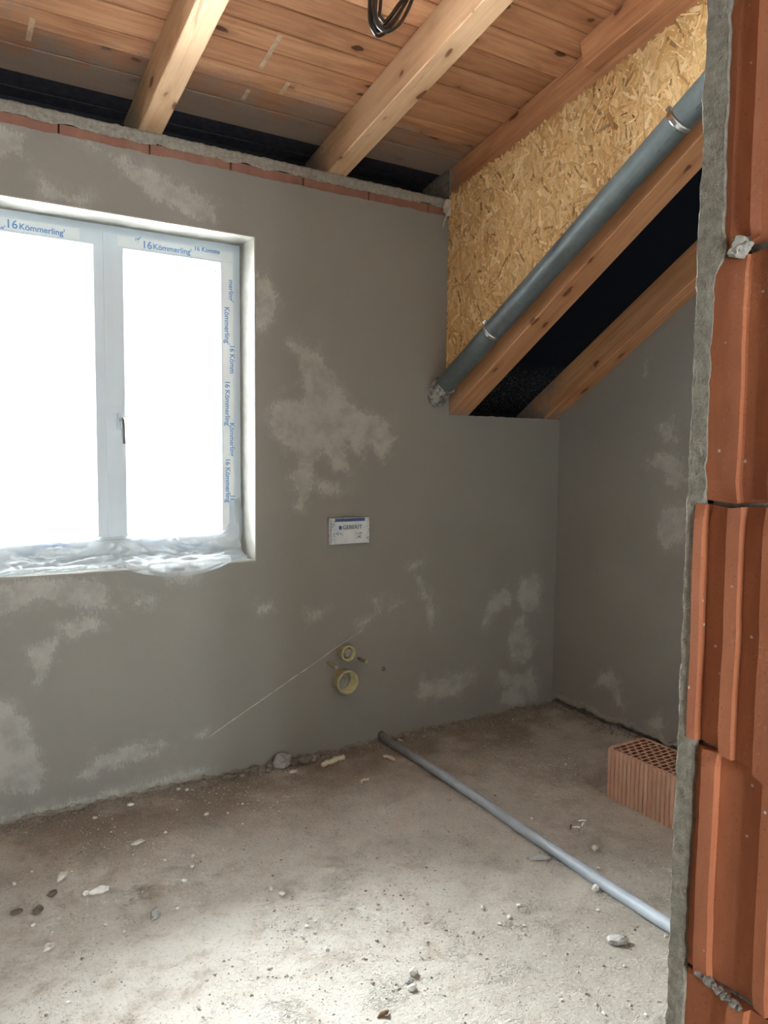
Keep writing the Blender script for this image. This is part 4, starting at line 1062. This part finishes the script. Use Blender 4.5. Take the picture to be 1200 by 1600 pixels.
def piece(name, x, y, d, mat, seed, sq, label, cat, group=None, rot=0.0, amp=0.35, sub=2):
    o = blob(name, (0, 0, 0), d/2, mat, None, seed, sq, sub, amp)
    for vt in o.data.vertices:
        c_, s2 = math.cos(rot), math.sin(rot); vx, vy = vt.co.x, vt.co.y
        vt.co.x, vt.co.y = vx*c_-vy*s2, vx*s2+vy*c_
    ground(o, x, y); tag(o, label, cat, group); return o
def scrap(x, y, d, seed, label, n=4):
    """twisted scrap of gun foam: a short knobbly worm"""
    r_ = random.Random(seed); pts = [Vector((0, 0, 0))]; a = r_.uniform(0, 6.28)
    for k in range(n*4):
        a += r_.uniform(-0.7, 0.7); pts.append(pts[-1] + Vector((math.cos(a), math.sin(a), r_.uniform(-.15, .2)))*d/(n*3.2))
    c_ = sum(pts, Vector())/len(pts)
    b = MB().tube([p_-c_ for p_ in pts], [d*0.12*(0.7+0.6*r_.random()) for _ in pts], 8)
    o = b.build('foam_scrap', 'foam', None, True); ground(o, x, y, 0.1)
    return tag(o, label, 'foam scrap', 'cream foam scraps on the floor')
scrap(1.835, 3.427, 0.115, 4, 'largest cream foam scrap near the window wall, right of the dark rock', 5)
scrap(2.116, 3.314, 0.068, 8, 'cream foam scrap just left of the grey conduit pipe')
scrap(1.862, 3.154, 0.055, 12, 'small cream foam scrap farthest out from the window wall', 3)
scrap(2.300, 3.490, 0.036, 15, 'tiny cream foam ball right of the conduit end', 2)
piece('rock', 1.590, 3.515, 0.10, M['grey_stone'], 51, (1, .7, .8), 'dark grey rock at the foot of the window wall', 'stone', 'rubble at the window wall', 0.3, 0.45)
piece('rock', 1.655, 3.520, 0.065, M['dark_stone'], 52, (1.1, .7, .7), 'dark clod leaning against the grey rock', 'stone', 'rubble at the window wall', 0.1, 0.4)
piece('rock', 1.715, 3.500, 0.075, M['mortar_dark'], 53, (1.2, .7, .55), 'flat brown mortar lump right of the dark clod', 'stone', 'rubble at the window wall', 0.0, 0.4)
piece('rock', 1.760, 3.495, 0.045, M['mortar'], 54, (1.0, .8, .8), 'rounded grey mortar lump left of the largest foam scrap', 'stone', 'rubble at the window wall', 0.5, 0.35)
for k, (x, y, d) in enumerate(((1.30, 3.515, 0.045), (1.37, 3.50, 0.035), (1.44, 3.52, 0.06), (1.50, 3.49, 0.04), (1.53, 3.53, 0.05), (1.18, 3.50, 0.04), (1.83, 3.53, 0.04), (1.97, 3.535, 0.035))):
    piece('mortar_lump', x, y, d, M['mortar_dark'], 60+k, (1.2, .7, .6), 'small dark mortar lump in the rubble along the window wall', 'lump', 'small lumps in the rubble at the window wall', 0.4*k, 0.5)
piece('pebble', 1.610, 3.425, 0.042, M['pale_stone'], 55, (1.1, .6, .45), 'pale oval pebble in front of the grey rock', 'pebble', None, 0.1, 0.15)
G3 = 'larger chips and stones on the floor'
for nm, x, y, d, mt, sq, rot, lab, cat in (
    ('mortar_chip', 0.763, 3.111, 0.050, 'pale_stone', (1.1, .6, .3), 0.2, 'flat pale chip lying alone below the window', 'chip'),
    ('mortar_chip', 0.454, 2.997, 0.052, 'pale_stone', (1.2, .6, .5), 0.9, 'long pale mortar chip on the left floor edge', 'chip'),
    ('mortar_chip', 0.555, 2.838, 0.062, 'white_stone', (1.2, .7, .18), 0.1, 'broad flattened white plaster lump on the left floor', 'chip'),
    ('soil_clod', 0.404, 2.895, 0.036, 'dark_stone', (1.1, .7, .5), 0.4, 'dark clod behind the other two dark clods at left', 'clod'),
    ('soil_clod', 0.282, 2.855, 0.034, 'dark_stone', (1.2, .6, .4), 0.0, 'dark clod closest to the left picture edge', 'clod'),
    ('soil_clod', 0.345, 2.817, 0.042, 'dark_stone', (1.1, .8, .5), 1.0, 'dark crumbly clod nearest the viewer on the left floor', 'clod'),
    ('mortar_chip', 0.685, 2.578, 0.046, 'grey_stone', (.7, 1.1, .6), -0.5, 'grey and white upright chip left of the floor centre', 'chip'),
    ('mortar_chip', 0.345, 2.582, 0.046, 'pale_stone', (1.1, .7, .35), 0.7, 'dusty pale lump at the lower left of the floor', 'chip'),
    ('pebble', 1.290, 1.872, 0.029, 'white_stone', (1, .8, .8), 0.2, 'rear white pebble of the trio in the foreground', 'pebble'),
    ('pebble', 1.258, 1.846, 0.026, 'grey_stone', (1, .9, .8), 0.7, 'grey middle pebble of the trio in the foreground', 'pebble'),
    ('pebble', 1.249, 1.818, 0.027, 'white_stone', (1.1, .8, .7), 0.1, 'front white pebble of the trio in the foreground', 'pebble'),
    ('mortar_chip', 1.959, 1.648, 0.058, 'grey_stone', (1.2, .7, .45), -0.6, 'angular grey chip between the conduit and the door jamb', 'chip'),
    ('plastic_scrap', 2.100, 2.179, 0.075, 'grey_stone', (1.2, .5, .16), -0.5, 'thin flat grey scrap just beside the conduit pipe', 'scrap'),
    ('pebble', 2.128, 1.900, 0.030, 'pale_stone', (1.0, .8, .8), 0.0, 'cream pebble touching the conduit pipe', 'pebble'),
    ('pebble', 2.350, 2.111, 0.032, 'pale_stone', (1.0, .8, .7), 0.5, 'cream pebble between the conduit and the clay block', 'pebble')):
    piece(nm, x, y, d, M[mt], int(x*1000) % 97 + int(y*100) % 53, sq, lab, cat, G3, rot, 0.4)
b = MB(); b.tube([(-.022, 0, 0.003), (-.008, .004, .006), (.006, -.002, .010), (.020, .006, .005)], [0.0015, .006, .0075, .002], 6)
tag(ground(b.build('bark_chip', 'brown_chip', None, True), 1.119, 1.769, 0.0), 'curled brown bark chip at the lower picture edge', 'chip')
for x, y, a, mt, lab in ((2.409, 2.302, 0.7, 'dark_stone', 'dark little stick in front of the clay block, left of the white sticks'), (2.425, 2.285, -0.6, 'white_stone', 'short white stick left of the pair before the clay block'), (2.497, 2.318, -0.5, 'white_stone', 'rear white stick on the floor before the clay block'), (2.470, 2.291, 0.5, 'white_stone', 'white stick meeting the rear white stick before the clay block')):
    dx, dy = 0.017*math.cos(a), 0.017*math.sin(a)
    o = MB().tube([(-dx, -dy, 0.004), (0, 0, 0.0055), (dx, dy, 0.004)], [0.003, 0.0042, 0.0035], 6).build('plastic_stick', mt, None, True)
    tag(ground(o, x, y, 0.0), lab, 'stick', 'little sticks before the clay block')
for k, (x, y, d) in enumerate(CRUMBS):
    piece('mortar_crumb', x, y, max(0.011, d)*0.95, M[('pale_stone', 'white_stone', 'pale_stone')[k % 3]], 100+k, (1.0, R.uniform(.6, .9), R.uniform(.45, .8)), 'small pale mortar crumb scattered on the dusty floor', 'crumb', 'small mortar crumbs on the floor', R.uniform(0, 3), 0.4, 1)
# grit too fine to count
gr = random.Random(21); vv, ff, mi = [], [], []
def grain(x, y, r_):
    z = floor_z(x, y); k = len(vv)
    a = gr.uniform(0, 2)
    P6 = [(math.cos(a+i*2.094)*r_*gr.uniform(.7, 1.3), math.sin(a+i*2.094)*r_*gr.uniform(.6, 1.1)) for i in range(3)]
    for p_ in P6: vv.append((x+p_[0], y+p_[1], z-0.001))
    for p_ in P6: vv.append((x+p_[0]*.6, y+p_[1]*.6, z+r_*gr.uniform(.35, .8)))
    ff.extend([(k, k+1, k+4, k+3), (k+1, k+2, k+5, k+4), (k+2, k, k+3, k+5), (k+3, k+4, k+5)])
for k in range(14000):
    x, y = gr.uniform(0.1, 3.4), gr.uniform(1.2, 3.5)
    if fbm(x*2.2, y*2.2, 6.0) + gr.uniform(-.5, .5) < 0.05: continue
    r_ = min(0.0085, 0.0018*math.exp(abs(gr.gauss(0, 0.65))))
    grain(x, y, r_)
t = NT('mixed_grit'); p = t.pos(); n_ = t.noise(p, 55, 2)
g_ = mesh('floor_grit', vv, ff, t.done(t.ramp(n_, [(0.35, (0.20, 0.175, 0.145)), (0.5, (0.42, 0.39, 0.34)), (0.65, (0.66, 0.64, 0.60))]), 0.95))
g_['label'] = 'fine grey grit and mortar grains strewn over the floor'; g_['category'] = 'grit'; g_['kind'] = 'stuff'
vv, ff = [], []
for k in range(1500):                                       # denser rubble along the window wall
    x = gr.uniform(0.3, 3.45); grain(x, YB - abs(gr.gauss(0.0, 0.055)) - 0.012, min(0.014, 0.003*math.exp(abs(gr.gauss(0, 0.6)))))
for k in range(700):
    y = gr.uniform(1.9, 3.5); grain(XR - abs(gr.gauss(0.0, 0.05)) - 0.012, y, min(0.012, 0.003*math.exp(abs(gr.gauss(0, 0.6)))))
g_ = mesh('wall_rubble', vv, ff, 'mortar_dark')
g_['label'] = 'dark mortar rubble heaped along the foot of the walls'; g_['category'] = 'rubble'; g_['kind'] = 'stuff'
